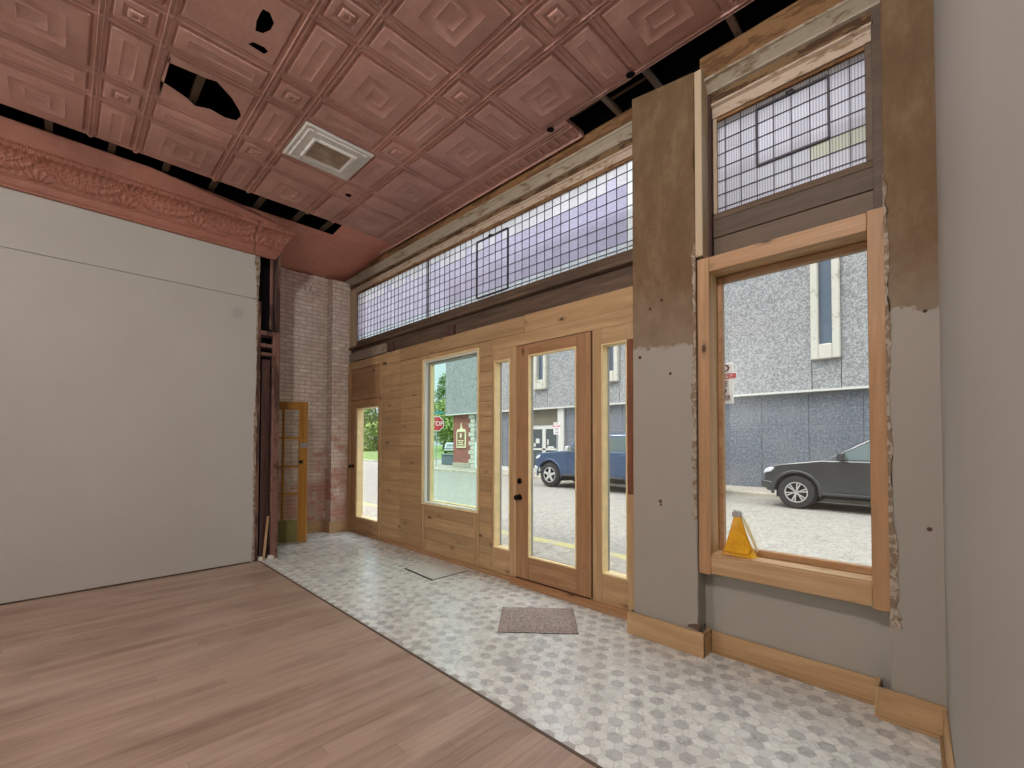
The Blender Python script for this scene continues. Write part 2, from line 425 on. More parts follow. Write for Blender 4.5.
# ---- left partition wall: two sheets with a broken end, over studs
def ragged(p0, p1, n, amp, rnd):
    out = []; w = 0; n *= 2
    for t in range(n+1):
        w = w * .82 + rnd.uniform(-1, 1) * amp * .55
        out.append((p0[0] + (p1[0]-p0[0])*t/n + w + rnd.uniform(-.25, .25)*amp, p0[1] + (p1[1]-p0[1])*t/n))
    return out
rnd = random.Random(4)
b = MB()
low = [(-6.5, .014)] + ragged((1.683, .014), (1.697, 3.276), 60, .008, rnd) + [(-6.5, 3.276)]
b.prism(low, 'x', -6.20, -6.18)
up = [(-6.5, 3.286)] + ragged((1.70, 3.286), (1.665, 3.90), 14, .012, rnd) + [(-6.5, 3.90)]
b.prism(up, 'x', -6.20, -6.186)
b.box(-6.24, -6.20, -6.5, 1.64, 0, 4.3)
struct(b.build('wall_left', 'panel'))
b = MB(); b.box(-6.205, -6.176, -6.5, 1.67, 0, .016); struct(b.build('wall_left_gap_strip', 'dark_x'))  # thin dark strip standing in for the dark floor gap under the panel
# studs and the open pocket at its end
b = MB(); b.box(-6.27, -6.19, 1.70, 1.752, 0, 3.27); struct(b.build('wall_stud', 'jamb', bevel=.004))
b = MB(); b.prism(ragged((1.668, .02), (1.675, 3.30), 40, .007, rnd) + ragged((1.715, 3.30), (1.712, .02), 40, .008, rnd), 'x', -6.19, -6.183); struct(b.build('wall_broken_edge', 'broken'))
b = MB(); b.prism(ragged((1.640, 3.30), (1.66, 3.86), 16, .012, rnd) + ragged((1.735, 3.86), (1.725, 3.30), 16, .006, rnd), 'x', -6.21, -6.192); struct(b.build('wall_broken_edge', 'broken'))
b = MB(); b.box(-6.21, -6.18, 1.892, 1.978, 0, 2.86); struct(b.build('wall_post', 'jamb', bevel=.006))
b = MB(); b.box(-6.20, -6.18, 1.850, 1.882, 2.93, 3.84); struct(b.build('wall_post', 'jamb', bevel=.004))
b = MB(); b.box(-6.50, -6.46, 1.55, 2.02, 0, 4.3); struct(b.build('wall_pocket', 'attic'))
b = MB(); b.box(-6.30, -6.25, 1.80, 1.885, 0, 2.55); struct(b.build('wall_stud', 'dark_z', bevel=.003))
b = MB(); b.box(-6.235, -6.215, 1.795, 1.812, 0, 2.4); struct(b.build('wall_stud', 'dark_z', bevel=.003))
for z0, z1, xx in ((2.845, 2.90, -6.175), (2.70, 2.745, -6.20), (2.60, 2.64, -6.24)):
    b = MB(); b.box(-6.34, xx, 1.745, 1.975, z0, z1); struct(b.build('wall_ledge', 'jamb', bevel=.004))
b = MB(); b.box(-7.55, -6.30, 1.979, 2.01, 0, 4.30); struct(b.build('wall_return', 'jamb'))
b = MB(); b.box(-6.46, -6.205, 1.955, 1.979, 0, 4.30); struct(b.build('wall_return', 'jamb'))

# ---- brick side wall with corner pier
b = MB()
top = [(y, 4.26 + rnd.uniform(-.025, .02)) for y in [3.6 - k * .06 for k in range(28)]]
b.prism([(1.9, 0), (3.6, 0)] + top + [(1.9, 4.26)], 'x', -7.75, -7.5); struct(b.build('wall_brick', 'brick'))
b = MB()
pr = [(-7.49, 0)] + [(-7.27 + rnd.uniform(-.008, .006), z * .073) for z in range(0, 58)] + [(-7.27, 4.19), (-7.49, 4.22)]
b.prism(pr, 'y', 3.13, 3.60); struct(b.build('pillar_brick', 'brick'))
def base_run(name, pts, h, t, mat, shoe=True):
    """skirting along a polyline of (x,y) face points; the face is pts, thickness behind (towards the left-hand side of travel)"""
    b = MB()
    for (x0, y0), (x1, y1) in zip(pts, pts[1:]):
        d = Vector((x1-x0, y1-y0)).normalized(); n = Vector((-d.y, d.x)) * t
        b.prism([(x0, y0), (x1, y1), (x1+n.x, y1+n.y), (x0+n.x, y0+n.y)], 'z', 0, h)
        if shoe:
            q = Vector((d.y, -d.x)) * .014
            b.prism([(x0, y0), (x1, y1), (x1+q.x, y1+q.y), (x0+q.x, y0+q.y)], 'z', 0, .018)
    return b.build(name, mat, bevel=.002)
struct(base_run('baseboard_brick', [(-7.47, 2.02), (-7.47, 3.09)], .175, .028, 'pine_y'))
struct(base_run('baseboard_pier', [(-7.47, 3.10), (-7.245, 3.10)], .175, .028, 'pine_x'))
struct(base_run('baseboard_pier', [(-7.243, 3.10), (-7.243, 3.415)], .175, .025, 'pine_y'))
# the faded pencil squiggle on the bricks
mk = MB(); px = [(2.80, 4.03), (2.77, 4.07), (2.74, 4.04), (2.76, 3.97), (2.82, 3.95), (2.87, 4.02), (2.89, 4.07), (2.86, 4.05), (2.87, 3.97), (2.93, 3.95), (2.97, 3.98), (3.0, 3.94), (3.06, 3.95)]
mk.tube([(-7.4995, 2.80 + (y-2.80)*.8, z) for y, z in px], .004, 5)
struct(mk.build('wall_brick_scrawl', plain('dark_scrawl', (.14, .105, .085), .8)))

# ---- right wall (leans away by a couple of degrees), its skirting
def rw(y): return -.034 + .157 * (3.2 - y) / 3.2
b = MB(); b.prism([(rw(3.2), 3.2), (rw(3.2), 3.6), (.45, 3.6), (.45, -6.5), (.16, -6.5), (.16, -.8), (rw(0), 0)][::-1], 'z', 0, 4.95); struct(b.build('wall_right', 'right_wall'))
struct(base_run('baseboard_right', [(rw(3.15) - .018, 3.15), (rw(.0) - .018, 0)], .155, .017, 'pine_y'))
# ---- back wall of the room behind the camera
b = MB(); b.box(-6.4, .45, -6.6, -6.5, 0, 4.95); struct(b.build('wall_back', 'panel'))

# ---- plaster piers
b = MB()
e = [(-1.785, 0)] + [(-1.285 + (rnd.uniform(-.012, .004) if z > 1.2 else rnd.uniform(-.002, .002)), z) for z in [k * .06 for k in range(0, 69)]] + [(-1.285, 4.18), (-1.785, 4.25)]
b.prism(e, 'y', 3.17, 3.62); struct(b.build('pillar_1', 'pillar', bevel=.006))
b = MB()
e = [(.02, 0)] + [(.02, 4.42)] + [(-.247 + (rnd.uniform(-.004, .022) if .6 < z < 2.95 else rnd.uniform(-.002, .002)), z) for z in [4.42 - k * .05 for k in range(0, 89)]]
b.prism(e, 'y', 3.17, 3.62); struct(b.build('pillar_2', 'pillar', bevel=.005))
# chewed plaster lips beside the window frame
b = MB(); b.prism(ragged((-1.318, .95), (-1.300, 2.93), 46, .012, rnd) + [(-1.284, 2.93), (-1.284, .95)], 'y', 3.163, 3.18); struct(b.build('pillar_1_broken_edge', 'broken', bevel=.003))
b = MB(); b.prism([(-.247, 2.9), (-.247, .5)] + ragged((-.20, .5), (-.222, 1.05), 14, .018, rnd) + ragged((-.225, 1.1), (-.234, 2.9), 40, .008, rnd), 'y', 3.164, 3.18); struct(b.build('pillar_2_broken_edge', 'broken', bevel=.003))
b = MB(); b.prism(ragged((-1.36, .185), (-1.27, .175), 8, .004, rnd) + ragged((-1.27, .225), (-1.36, .20), 8, .012, rnd), 'y', 3.163, 3.175); struct(b.build('pillar_1_broken_corner', 'dark_x'))
for hx, hz, r_ in ((-1.56, 1.055, .012), (-1.555, 1.03, .008), (-.087, 2.19, .009), (-.085, 1.05, .010)):
    b = MB(); b.lathe([(0, -.003), (r_, -.003), (r_*1.15, .002)], (hx, 3.1685, hz), 'y', 9); struct(b.build('pillar_plug_hole', 'dark_z'))
b = MB(); b.box(-.252, -.18, 3.20, 3.60, .50, 3.0); struct(b.build('pillar_2_backing', 'broken'))  # backing strip added to block light leaking in beside the window frame
# ---- wall under the window
b = MB(); b.box(-1.30, -.23, 3.31, 3.60, 0, .70); struct(b.build('wall_recess', 'recess'))
struct(base_run('baseboard_pillar', [(-1.83, 3.148), (-1.238, 3.148)], .17, .02, 'pine_x', False))
struct(base_run('baseboard_pillar', [(-1.238, 3.15), (-1.238, 3.292)], .17, .02, 'pine_y', False))
struct(base_run('baseboard_pillar', [(-1.83, 3.40), (-1.83, 3.15)], .17, .02, 'pine_y', False))
struct(base_run('baseboard_recess', [(-1.236, 3.29), (-.302, 3.29)], .15, .018, 'pine_x'))
struct(base_run('baseboard_pillar', [(-.30, 3.29), (-.30, 3.152)], .165, -.018, 'pine_y', False))
struct(base_run('baseboard_pillar', [(-.30, 3.150), (-.03, 3.150)], .165, .018, 'pine_x'))

# ================================================================== CEILING
Z = 4.40
xl = [-5.775, -5.08, -4.75, -4.065, -3.735, -3.045, -2.713, -2.03, -1.70, -1.017, -.685, .0, .40]
yl = [3.12, 2.475, 2.145, 1.48, 1.147, .475, .145, -.52, -.855, -1.52, -1.855, -2.52, -2.855, -3.52, -3.855, -4.52, -4.855, -5.52, -5.855, -6.5]
def rect(x0, x1, y0, y1, i, z): return [(x0+i, y0+i, z), (x1-i, y0+i, z), (x1-i, y1-i, z), (x0+i, y1-i, z)]
def cell(b, x0, x1, y0, y1):
    w = min(x1-x0, y1-y0); big = (x1-x0) > .5 and (y1-y0) > .5
    prof = [(0, 0), (.035, 0), (.045, .010), (.058, -.013), (.085, -.016)]
    if big: prof += [(.165, -.016), (.171, -.019), (.177, -.016), (.255, -.016), (.260, -.019), (.265, -.016), (.30, -.014)]
    elif (x1-x0) < .5 and (y1-y0) < .5: prof += [(.095, -.016), (.105, -.006), (.118, -.006), (.128, -.022), (.145, -.026), (.157, -.014)]
    else: prof += [(.115, -.016), (.120, -.019), (.125, -.016), (.145, -.015)]
    prof = [p for p in prof if p[0] < w/2 - .004]
    b.ring_stack([rect(x0, x1, y0, y1, i, Z+dz) for i, dz in prof], cap=False)
    i, dz = prof[-1]; b.poly(rect(x0, x1, y0, y1, i, Z+dz))
holes = {   # ragged holes rusted through the two plain sheets
 (-4.75, .475): [[(-4.47,.512),(-4.33,.515),(-4.211,.521),(-4.196,.64),(-4.182,.766),(-4.16,.83),(-4.27,.96),(-4.385,1.045),(-4.45,1.075),(-4.544,1.06),(-4.575,.98),(-4.55,.86),(-4.60,.76),(-4.545,.70),(-4.50,.60)]],
 (-3.735, .475): [[(-3.446,.912),(-3.36,.895),(-3.275,.895),(-3.235,.90),(-3.229,.94),(-3.29,.985),(-3.364,.985),(-3.43,.955)],
                  [(-3.60,.905),(-3.555,.93),(-3.545,1.0),(-3.565,1.03),(-3.61,1.015),(-3.605,.96)]]}
b = MB()
for x0, x1 in zip(xl, xl[1:]):
    for y1, y0 in zip(yl, yl[1:]):
        hs = holes.get((x0, y0))
        if not hs: cell(b, x0, x1, y0, y1); continue
        prof = [(0, 0), (.035, 0), (.045, .010), (.058, -.010)]
        b.ring_stack([rect(x0, x1, y0, y1, i, Z+dz) for i, dz in prof], cap=False)
        b2 = bmesh.new(); es = []
        for loop in [[p[:2] for p in rect(x0, x1, y0, y1, .058, 0)]] + hs:
            vs = [b2.verts.new((p[0], p[1], Z-.010)) for p in loop]
            es += [b2.edges.new((vs[k], vs[(k+1) % len(vs)])) for k in range(len(vs))]
        bmesh.ops.triangle_fill(b2, use_beauty=True, use_dissolve=False, edges=es)
        for f in b2.faces: b.poly([v.co.copy() for v in f.verts])
        b2.free()
# pressed beads along the seams
for y in yl[:-1]:
    for d in (-.013, .013):
        b.prism([(y+d-.006, Z+.002), (y+d, Z-.013), (y+d+.006, Z+.002)], 'x', -5.775, .3)
for x in xl[1:-1]:
    b.prism([(x-.007, Z+.002), (x, Z-.010), (x+.007, Z+.002)], 'y', -6.5, 3.12)
for x in xl[:]:
    for y in yl[:-1]: b.lathe([(.0, -.012), (.016, -.011), (.022, .002)], (x, y, Z), 'z', 10)
struct(b.build('ceiling', 'tin', smooth=True))
# plain sheet in the brick corner, sloping a little to the bricks
b = MB()
for q in ([(-6.14, 1.70, Z), (-6.14, 2.63, Z), (-7.60, 2.63, 4.265), (-7.60, 1.70, 4.265)], [(-6.14, 2.63, Z), (-6.14, 3.47, Z-.01), (-7.60, 3.47, 4.255), (-7.60, 2.63, 4.265)],
          [(-5.77, 2.60, Z), (-5.77, 3.47, Z-.01), (-6.14, 3.47, Z-.01), (-6.14, 2.63, Z)]): b.poly(q)
struct(b.build('ceiling_plain_sheet', 'tin_flat', recalc=False))
b = MB()
b.poly([(-5.995, -6.5, 4.40), (-5.995, .6, 4.40), (-5.985, .6, 4.205), (-5.985, -6.5, 4.205)])
b.poly([(-5.995, .6, 4.40), (-6.14, 1.5, 4.40), (-5.995, 2.06, 4.20), (-5.985, .6, 4.205)])
b.poly([(-6.14, 1.5, 4.40), (-6.14, 1.95, 4.40), (-6.05, 2.10, 4.33), (-5.995, 2.06, 4.20)])
struct(b.build('ceiling_edge_strip', 'tin_cornice', recalc=False))
# moulded edge strip along the front wall, with small pressed ticks
b = MB(); x0, x1 = -7.2, -2.425
b.prism([(3.125, 4.402), (3.135, 4.385), (3.17, 4.380), (3.19, 4.392), (3.36, 4.384), (3.40, 4.366), (3.418, 4.385), (3.425, 4.43), (3.125, 4.43)], 'x', -5.79, x1)
b.prism([(3.36, 4.384), (3.40, 4.366), (3.418, 4.385), (3.425, 4.43), (3.36, 4.43)], 'x', x0, -5.79)
x = -5.7
while x < x1 - .05:
    b.prism([(3.24, 4.392), (3.30, 4.376), (3.35, 4.372), (3.36, 4.39)], 'x', x, x+.045); x += .10
for q, zz in ((3.20, 4.391), (3.235, 4.390), (3.385, 4.372)): b.prism([(q-.008, zz+.004), (q, zz-.012), (q+.008, zz+.004)], 'x', -5.79, x1)
struct(b.build('trim_2', 'tin'))
# attic shell, furring, battens
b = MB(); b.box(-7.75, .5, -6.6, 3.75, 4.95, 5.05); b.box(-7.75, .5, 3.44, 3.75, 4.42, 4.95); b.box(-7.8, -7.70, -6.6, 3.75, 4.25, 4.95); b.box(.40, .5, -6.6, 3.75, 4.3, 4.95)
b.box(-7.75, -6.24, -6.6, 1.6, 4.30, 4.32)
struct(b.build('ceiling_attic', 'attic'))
for y in (-.57, -.13, .31, .745, 1.18, 1.67, 2.13, 2.50):
    b = MB(); b.box(-6.7, .2, y-.026, y+.026, 4.425, 4.465); struct(b.build('ceiling_furring', 'lath'))
for x in (-2.055, -1.667, -1.04):
    b = MB(); b.box(x-.022, x+.022, 3.0, 3.45, 4.405, 4.435); struct(b.build('ceiling_batten', plain('grey_batten', (.22, .17, .14), .7)))
for y0, xa, xb in ((3.20, -2.40, -2.05), (3.19, -2.0, -1.80), (3.27, -2.04, -1.72)):
    b = MB(); b.box(xa, xb, y0-.012, y0+.012, 4.44, 4.452); struct(b.build('ceiling_furring', 'lath'))
for c in ((-1.747, 3.085), (-2.587, 3.12), (-4.973, 2.31)):
    b = MB(); b.lathe([(.0, -.004), (.030, -.004), (.036, .0)], (c[0], c[1], Z - .024), 'z', 9); struct(b.build('ceiling_rust_hole', 'attic'))

# ---- pressed tin cornice with swags and palmettes
prof = [(0, 3.832), (.034, 3.834), (.040, 3.85), (.032, 3.862), (.032, 3.935), (.044, 3.945), (.040, 3.957), (.020, 3.965)]
for k in range(1, 29):
    t = k / 28; prof.append((.020 + .145 * (1 - math.cos(t * math.pi / 2)) + .01 * t, 3.965 + .185 * math.sin(t * math.pi / 2)))
prof += [(.180, 4.158), (.184, 4.172), (.180, 4.190), (.195, 4.197), (.195, 4.207)]
cum = [0]
for a, c in zip(prof, prof[1:]): cum.append(cum[-1] + math.hypot(c[0]-a[0], c[1]-a[1]))
def relief(y, x, z):
    ph = ((y + .204) / .6275) % 1.0; d = min(ph, 1-ph); h = 0
    if 3.965 < z < 4.155:
        t = (z - 3.965) / .19; dy = (ph if ph < .5 else ph - 1) * .6275
        r = math.hypot(dy, (t + .12) * .20); an = math.atan2(dy, (t + .12) * .20)
        if r < .17 * (1 - .25 * abs(an)): h += .014 * (.5 + .5 * math.cos(an * 13)) * max(0, 1 - r / .19)
        sw = .86 - .62 * (4 * d * (1 - d)) ** .8 if d > .04 else .9
        h += .013 * math.exp(-((t - sw) / .10) ** 2) * (.65 + .35 * math.sin(y * 170 + t * 25))
        h += .005 * math.exp(-((t - sw - .3) / .07) ** 2) * (.5 + .5 * math.sin(y * 260))
        h += .003 * math.sin(y * 120 + math.sin(t * 14) * 2) * math.sin(t * 30)
    elif 3.865 < z < 3.935: h += .004 * math.sin(y * 210) * math.sin((z - 3.865) * 180)
    elif z > 4.155: h += .005 * (.5 + .5 * math.sin(y * 330))
    return h
def cornice(name, ya, yb, step, skew=0.0):
    b = MB(); n = max(1, round((yb-ya)/step)); rows = []
    zz = []
    for k in range(len(prof)-1):
        m = 4 if 3.862 <= prof[k][1] < 3.935 and prof[k+1][1] > 3.92 else 1
        for q in range(m): t = q/m; zz.append((prof[k][0]*(1-t)+prof[k+1][0]*t, prof[k][1]*(1-t)+prof[k+1][1]*t))
    zz.append(prof[-1])
    for k in range(n+1):
        y = ya + (yb-ya)*k/n
        row = []
        for x, z in zz:
            h = relief(y, x, z); yy = y + (skew * (z - 3.83) / .37 * (k / n) if skew else 0)
            row.append(b.v((-6.18 + x + h * 1.5, yy, z - h * 1.2)))
        rows.append(row)
    for r0, r1 in zip(rows, rows[1:]):
        for k in range(len(zz)-1): b._f([r0[k], r0[k+1], r1[k+1], r1[k]])
    # closed sheet-metal back and end
    for r in (rows[0], rows[-1]):
        back = [b.v((-6.20, r[0].co.y, 3.832)), b.v((-6.20, r[-1].co.y, 4.207))]
        b._f([back[0]] + r + [back[1]])
    return struct(b.build(name, 'tin_cornice', smooth=True))
cornice('trim_cornice', -6.5, -1.0, .05)
cornice('trim_cornice', -1.0, 1.652, .0065)
cornice('trim_cornice', 1.660, 1.90, .0065, .19)

# ---- stepped metal ceiling frame
v = empty('ceiling_vent', (-4.41, 1.837, 4.385))
tag(v, 'white metal ceiling frame with a dull tan centre panel, set in the rose tin ceiling', 'ceiling grille')
MT['vent_white'] = peeled('scuffed_white_metal', (.74, .73, .70), (.45, .42, .37), .62, 14, .35)
b = MB(); X0, X1, Y0, Y1 = -4.715, -4.105, 1.505, 2.17
rs = [(.0, .012), (.0, -.004), (.014, -.012), (.028, -.006), (.040, -.006), (.052, -.022), (.060, -.022), (.066, -.016), (.125, -.020)]
b.ring_stack([rect(X0, X1, Y0, Y1, i, 4.385+dz) for i, dz in rs], cap=False); b.build('outer_frame', 'vent_white', v)
b = MB(); rs = [(.123, -.010), (.123, -.028), (.132, -.040), (.146, -.040), (.155, -.026), (.160, -.012)]
b.ring_stack([rect(X0, X1, Y0, Y1, i, 4.385+dz) for i, dz in rs], cap=False); b.build('inner_frame', 'vent_white', v)
m, nt, bb, o_ = nodes_of('tarnished_tan_panel'); g = G(nt)
g.l(g.ramp(g.noise(g.obj(), 7, 4, .6, .5), [(.3, (.20, .13, .08)), (.5, (.34, .26, .19)), (.68, (.46, .40, .34))]), bb.inputs['Base Color']); bb.inputs['Roughness'].default_value = .35; MT['tan'] = m
b = MB(); b.box(X0+.155, X1-.155, Y0+.155, Y1-.155, 4.366, 4.374); b.build('centre_panel', 'tan', v)

# ================================================================== FRONT WALL
YF = 3.43
def boards(x0, x1, z0, z1, h, name, mat='pine_x', y=YF, t=.018, parent=None, jag=0, splits=()):
    """a run of horizontal tongue and groove boards, each its own plank"""
    b = MB(); z = z0
    while z < z1 - .01:
        zz = min(z + h, z1)
        cuts = [x0] + sorted(c + rnd.uniform(-jag, jag) for c in splits if x0 < c < x1) + [x1]
        for xa, xb in zip(cuts, cuts[1:]): b.box(xa+.0006, xb-.0006, y + rnd.uniform(0, .0012), y+t, z+.0012, zz-.0012)
        z = zz
    return b.build(name, mat, parent, bevel=.0025)
# backing of the whole front wall, left open where glass is
b = MB()
for x0, x1, z0, z1 in ((-7.34, -5.085, 2.22, 2.86), (-6.20, -5.085, 0, 2.22), (-5.085, -3.92, 0, .66), (-5.085, -3.92, 2.605, 2.86), (-3.92, -3.70, 0, 2.86), (-3.70, -1.80, 2.53, 2.86), (-7.34, -7.22, 0, 2.25),
                       (-7.60, -1.75, 2.845, 3.10), (-7.60, -7.03, 3.10, 4.42), (-7.60, -1.75, 4.06, 4.43)):
    b.box(x0, x1, 3.47, 3.58, z0, z1)
struct(b.build('wall_front', 'dark_x'))
struct(boards(-6.175, -5.092, .05, 2.66, .174, 'wall_siding', splits=(-5.65,), jag=.004))
struct(boards(-3.918, -3.705, .05, 2.66, .174, 'wall_siding'))
struct(boards(-5.03, -4.01, .05, .655, .155, 'wall_siding'))
struct(boards(-5.09, -3.90, 2.61, 2.66, .174, 'wall_siding'))
b = MB(); b.box(-6.05, -5.672, 3.428, 3.45, 2.66, 2.838); b.box(-5.670, -3.2, 3.427, 3.45, 2.663, 2.838); b.box(-3.198, -1.77, 3.427, 3.45, 2.66, 2.842); struct(b.build('trim_header', 'pine_x', bevel=.003))
b = MB(); b.box(-3.70, -1.77, 3.429, 3.45, 2.53, 2.660); struct(b.build('trim_header', 'pine_x', bevel=.003))
for xa, xb in ((-5.075, -5.032), (-4.008, -3.962), (-3.958, -3.920)):
    b = MB(); b.box(xa, xb, 3.424, 3.45, .05, .655); struct(b.build('trim_batten', 'pine_z', bevel=.003))
b = MB(); b.prism([(3.408, 0), (3.45, 0), (3.45, .05), (3.425, .05), (3.408, .035)], 'x', -7.24, -1.84); struct(b.build('baseboard_front', 'fir_x'))
b = MB(); b.prism([(3.36, 0), (3.45, 0), (3.45, .062), (3.40, .060), (3.37, .035)], 'x', -3.36, -1.84); struct(b.build('trim_threshold', 'door_x', bevel=.003))

# ---- left glazed door with its wood panel over it
d = struct(empty('door_1', (-6.70, 3.45, 0)))
b = MB(); b.box(-7.345, -7.215, 3.41, 3.47, .0, 2.83); b.build('door_jamb', 'fir_z', d, bevel=.004)
b = MB(); b.box(-6.225, -6.175, 3.42, 3.47, .03, 2.83); b.build('door_jamb', 'pine_z', d, bevel=.004)
b = MB(); b.box(-7.215, -6.05, 3.425, 3.47, 2.70, 2.83); b.build('head_rail', 'pine_x', d, bevel=.003)
b = MB(); b.box(-7.215, -6.225, 3.45, 3.47, 2.24, 2.70); b.build('over_panel', 'fir_x', d)
b = MB(); b.box(-7.215, -6.225, 3.41, 3.47, 2.185, 2.25); b.build('head_rail', 'fir_x', d, bevel=.006)
for x0, x1 in ((-7.21, -7.03), (-6.295, -6.228)):
    b = MB(); b.box(x0, x1, 3.435, 3.48, .05, 2.18); b.build('door_stile', 'fir_z', d, bevel=.003)
for z0, z1 in ((.05, .245), (2.06, 2.18)):
    b = MB(); b.box(-7.03, -6.295, 3.435, 3.48, z0, z1); b.build('door_rail', 'fir_x', d, bevel=.003)
b = MB()
for x0, x1, z0, z1 in ((-7.03, -7.01, .245, 2.06), (-6.315, -6.295, .245, 2.06), (-7.01, -6.315, .245, .265), (-7.01, -6.315, 2.04, 2.06)): b.box(x0, x1, 3.45, 3.56, z0, z1)
b.build('glazing_stop', 'cream_stop', d)
b = MB(); b.box(-7.01, -6.315, 3.535, 3.541, .265, 2.04); b.build('glass_pane', 'glass', d)
b = MB(); b.lathe([(0, 0), (.03, 0), (.03, -.008), (.012, -.012), (.012, -.035), (.028, -.045), (.030, -.060), (.020, -.072), (0, -.074)], (-7.12, 3.435, 1.09), 'y', 16); b.build('door_knob', 'black_iron', d, smooth=True)

# ---- white framed picture window
w = struct(empty('window_1', (-4.5, 3.5, .66)))
b = MB()
for x0, x1, z0, z1 in ((-5.085, -5.058, .66, 2.605), (-3.948, -3.921, .66, 2.605), (-5.058, -3.948, .66, .682), (-5.058, -3.948, 2.583, 2.605)): b.box(x0, x1, 3.418, 3.56, z0, z1)
b.build('window_frame', 'cream_stop', w, bevel=.002)
b = MB()
for x0, x1, z0, z1 in ((-5.058, -5.030, .682, 2.583), (-3.976, -3.948, .682, 2.583), (-5.03, -3.976, .682, .698), (-5.03, -3.976, 2.560, 2.583)): b.box(x0, x1, 3.436, 3.56, z0, z1)
b.build('inner_frame', 'white_vinyl', w, bevel=.002)
b = MB()
for x0, x1, z0, z1 in ((-5.030, -5.015, .698, 2.56), (-3.991, -3.976, .698, 2.56), (-5.015, -3.991, 2.542, 2.56)): b.box(x0, x1, 3.475, 3.56, z0, z1)
b.build('gasket', 'grey_vinyl', w)
b = MB()
for x0, x1, z0, z1 in ((-5.015, -4.998, .698, 2.542), (-5.015, -3.991, .690, .712)): b.box(x0, x1, 3.50, 3.56, z0, z1)
b.build('glazing_stop', 'cream_stop', w)
b = MB(); b.box(-5.005, -3.985, 3.535, 3.541, .705, 2.55); b.build('glass_pane', 'glass_green', w)

# ---- entrance door between two sidelights
def sidelight(name, x0, x1, gx0, gx1, gz0, gz1, zt, rstile='pine_z', lstile='pine_z'):
    w = struct(empty(name, ((x0+x1)/2, 3.45, .03)))
    b = MB(); b.box(x0, gx0, 3.43, 3.48, .05, zt); b.build('stile', lstile, w, bevel=.003)
    b = MB(); b.box(gx1, x1, 3.43, 3.48, .05, zt); b.build('stile', rstile, w, bevel=.003)
    b = MB(); b.box(gx0, gx1, 3.431, 3.48, .05, gz0); b.build('rail', 'pine_x', w, bevel=.003)
    b = MB(); b.box(gx0, gx1, 3.431, 3.48, gz1, zt); b.build('rail', 'pine_x', w, bevel=.003)
    b = MB(); t = .014
    for a0, a1, c0, c1 in ((gx0, gx0+t, gz0, gz1), (gx1-t, gx1, gz0, gz1), (gx0+t, gx1-t, gz0, gz0+t), (gx0+t, gx1-t, gz1-t, gz1)): b.box(a0, a1, 3.424, 3.53, c0, c1)
    b.build('glazing_stop', 'cream_stop', w, bevel=.002)
    b = MB(); b.box(gx0+.014, gx0+.020, 3.508, 3.53, gz0+t, gz1-t); b.build('gasket', 'grey_vinyl', w)
    b = MB(); b.box(gx0+t, gx1-t, 3.515, 3.521, gz0+t, gz1-t); b.build('glass_pane', 'glass', w)
    return w
w2 = sidelight('window_2', -3.702, -3.318, -3.665, -3.415, .315, 2.41, 2.53)
w3 = sidelight('window_3', -2.345, -1.80, -2.245, -1.985, .315, 2.385, 2.53)
b = MB(); b.box(-1.982, -1.93, 3.424, 3.44, 1.05, 2.385); b.build('stop_strip', 'red_stop', w3, bevel=.002)
b = MB(); b.box(-2.262, -2.246, 3.424, 3.44, .315, 2.40); b.build('stop_strip', 'pine_z', w3, bevel=.002)
b = MB(); b.box(-3.308, -2.358, 3.4215, 3.424, .058, .071); struct(b.build('trim_door_shadow', 'attic'))  # thin dark strip painting in the shadow gap below the door
d = struct(empty('door_2', (-2.83, 3.43, .065)))
for x0, x1 in ((-3.308, -3.135), (-2.518, -2.358)):
    b = MB(); b.box(x0, x1, 3.422, 3.47, .068, 2.522); b.build('door_stile', 'door_z', d, bevel=.003)
b = MB(); b.box(-3.134, -2.519, 3.423, 3.47, .068, .30); b.build('door_rail', 'door_x', d, bevel=.003)
b = MB(); b.box(-3.134, -2.519, 3.423, 3.47, 2.408, 2.522); b.build('door_rail', 'door_x', d, bevel=.003)
b = MB(); t = .016
for x0, x1, z0, z1 in ((-3.135, -3.135+t, .30, 2.408), (-2.518-t, -2.518, .30, 2.408), (-3.119, -2.534, .30, .30+t), (-3.119, -2.534, 2.392, 2.408)): b.box(x0, x1, 3.414, 3.475, z0, z1)
b.build('glazing_bead', 'cream_stop', d, bevel=.003)
b = MB()
for x0, x1, z0, z1 in ((-3.119, -3.114, .316, 2.392), (-3.114, -2.534, .316, .322)): b.box(x0, x1, 3.452, 3.475, z0, z1)
b.build('gasket', 'grey_vinyl', d)
b = MB(); b.box(-3.119, -2.534, 3.445, 3.451, .316, 2.392); b.build('glass_pane', 'glass', d)
b = MB(); b.lathe([(0, 0), (.034, 0), (.034, -.007), (.013, -.011), (.013, -.035), (.026, -.042), (.031, -.056), (.024, -.070), (0, -.074)], (-3.258, 3.422, .913), 'y', 18); b.build('door_knob', 'black_iron', d, smooth=True)
b = MB(); b.lathe([(0, 0), (.031, 0), (.031, -.010), (.024, -.016), (0, -.016)], (-3.258, 3.422, 1.083), 'y', 18); b.box(-3.263, -3.253, 3.388, 3.41, 1.065, 1.101); b.build('deadbolt', 'black_iron', d, smooth=True)
b = MB(); b.box(-2.357, -2.349, 3.44, 3.47, .05, 2.52); b.box(-3.317, -3.309, 3.44, 3.47, .05, 2.52); b.build('door_gap', 'attic', d)

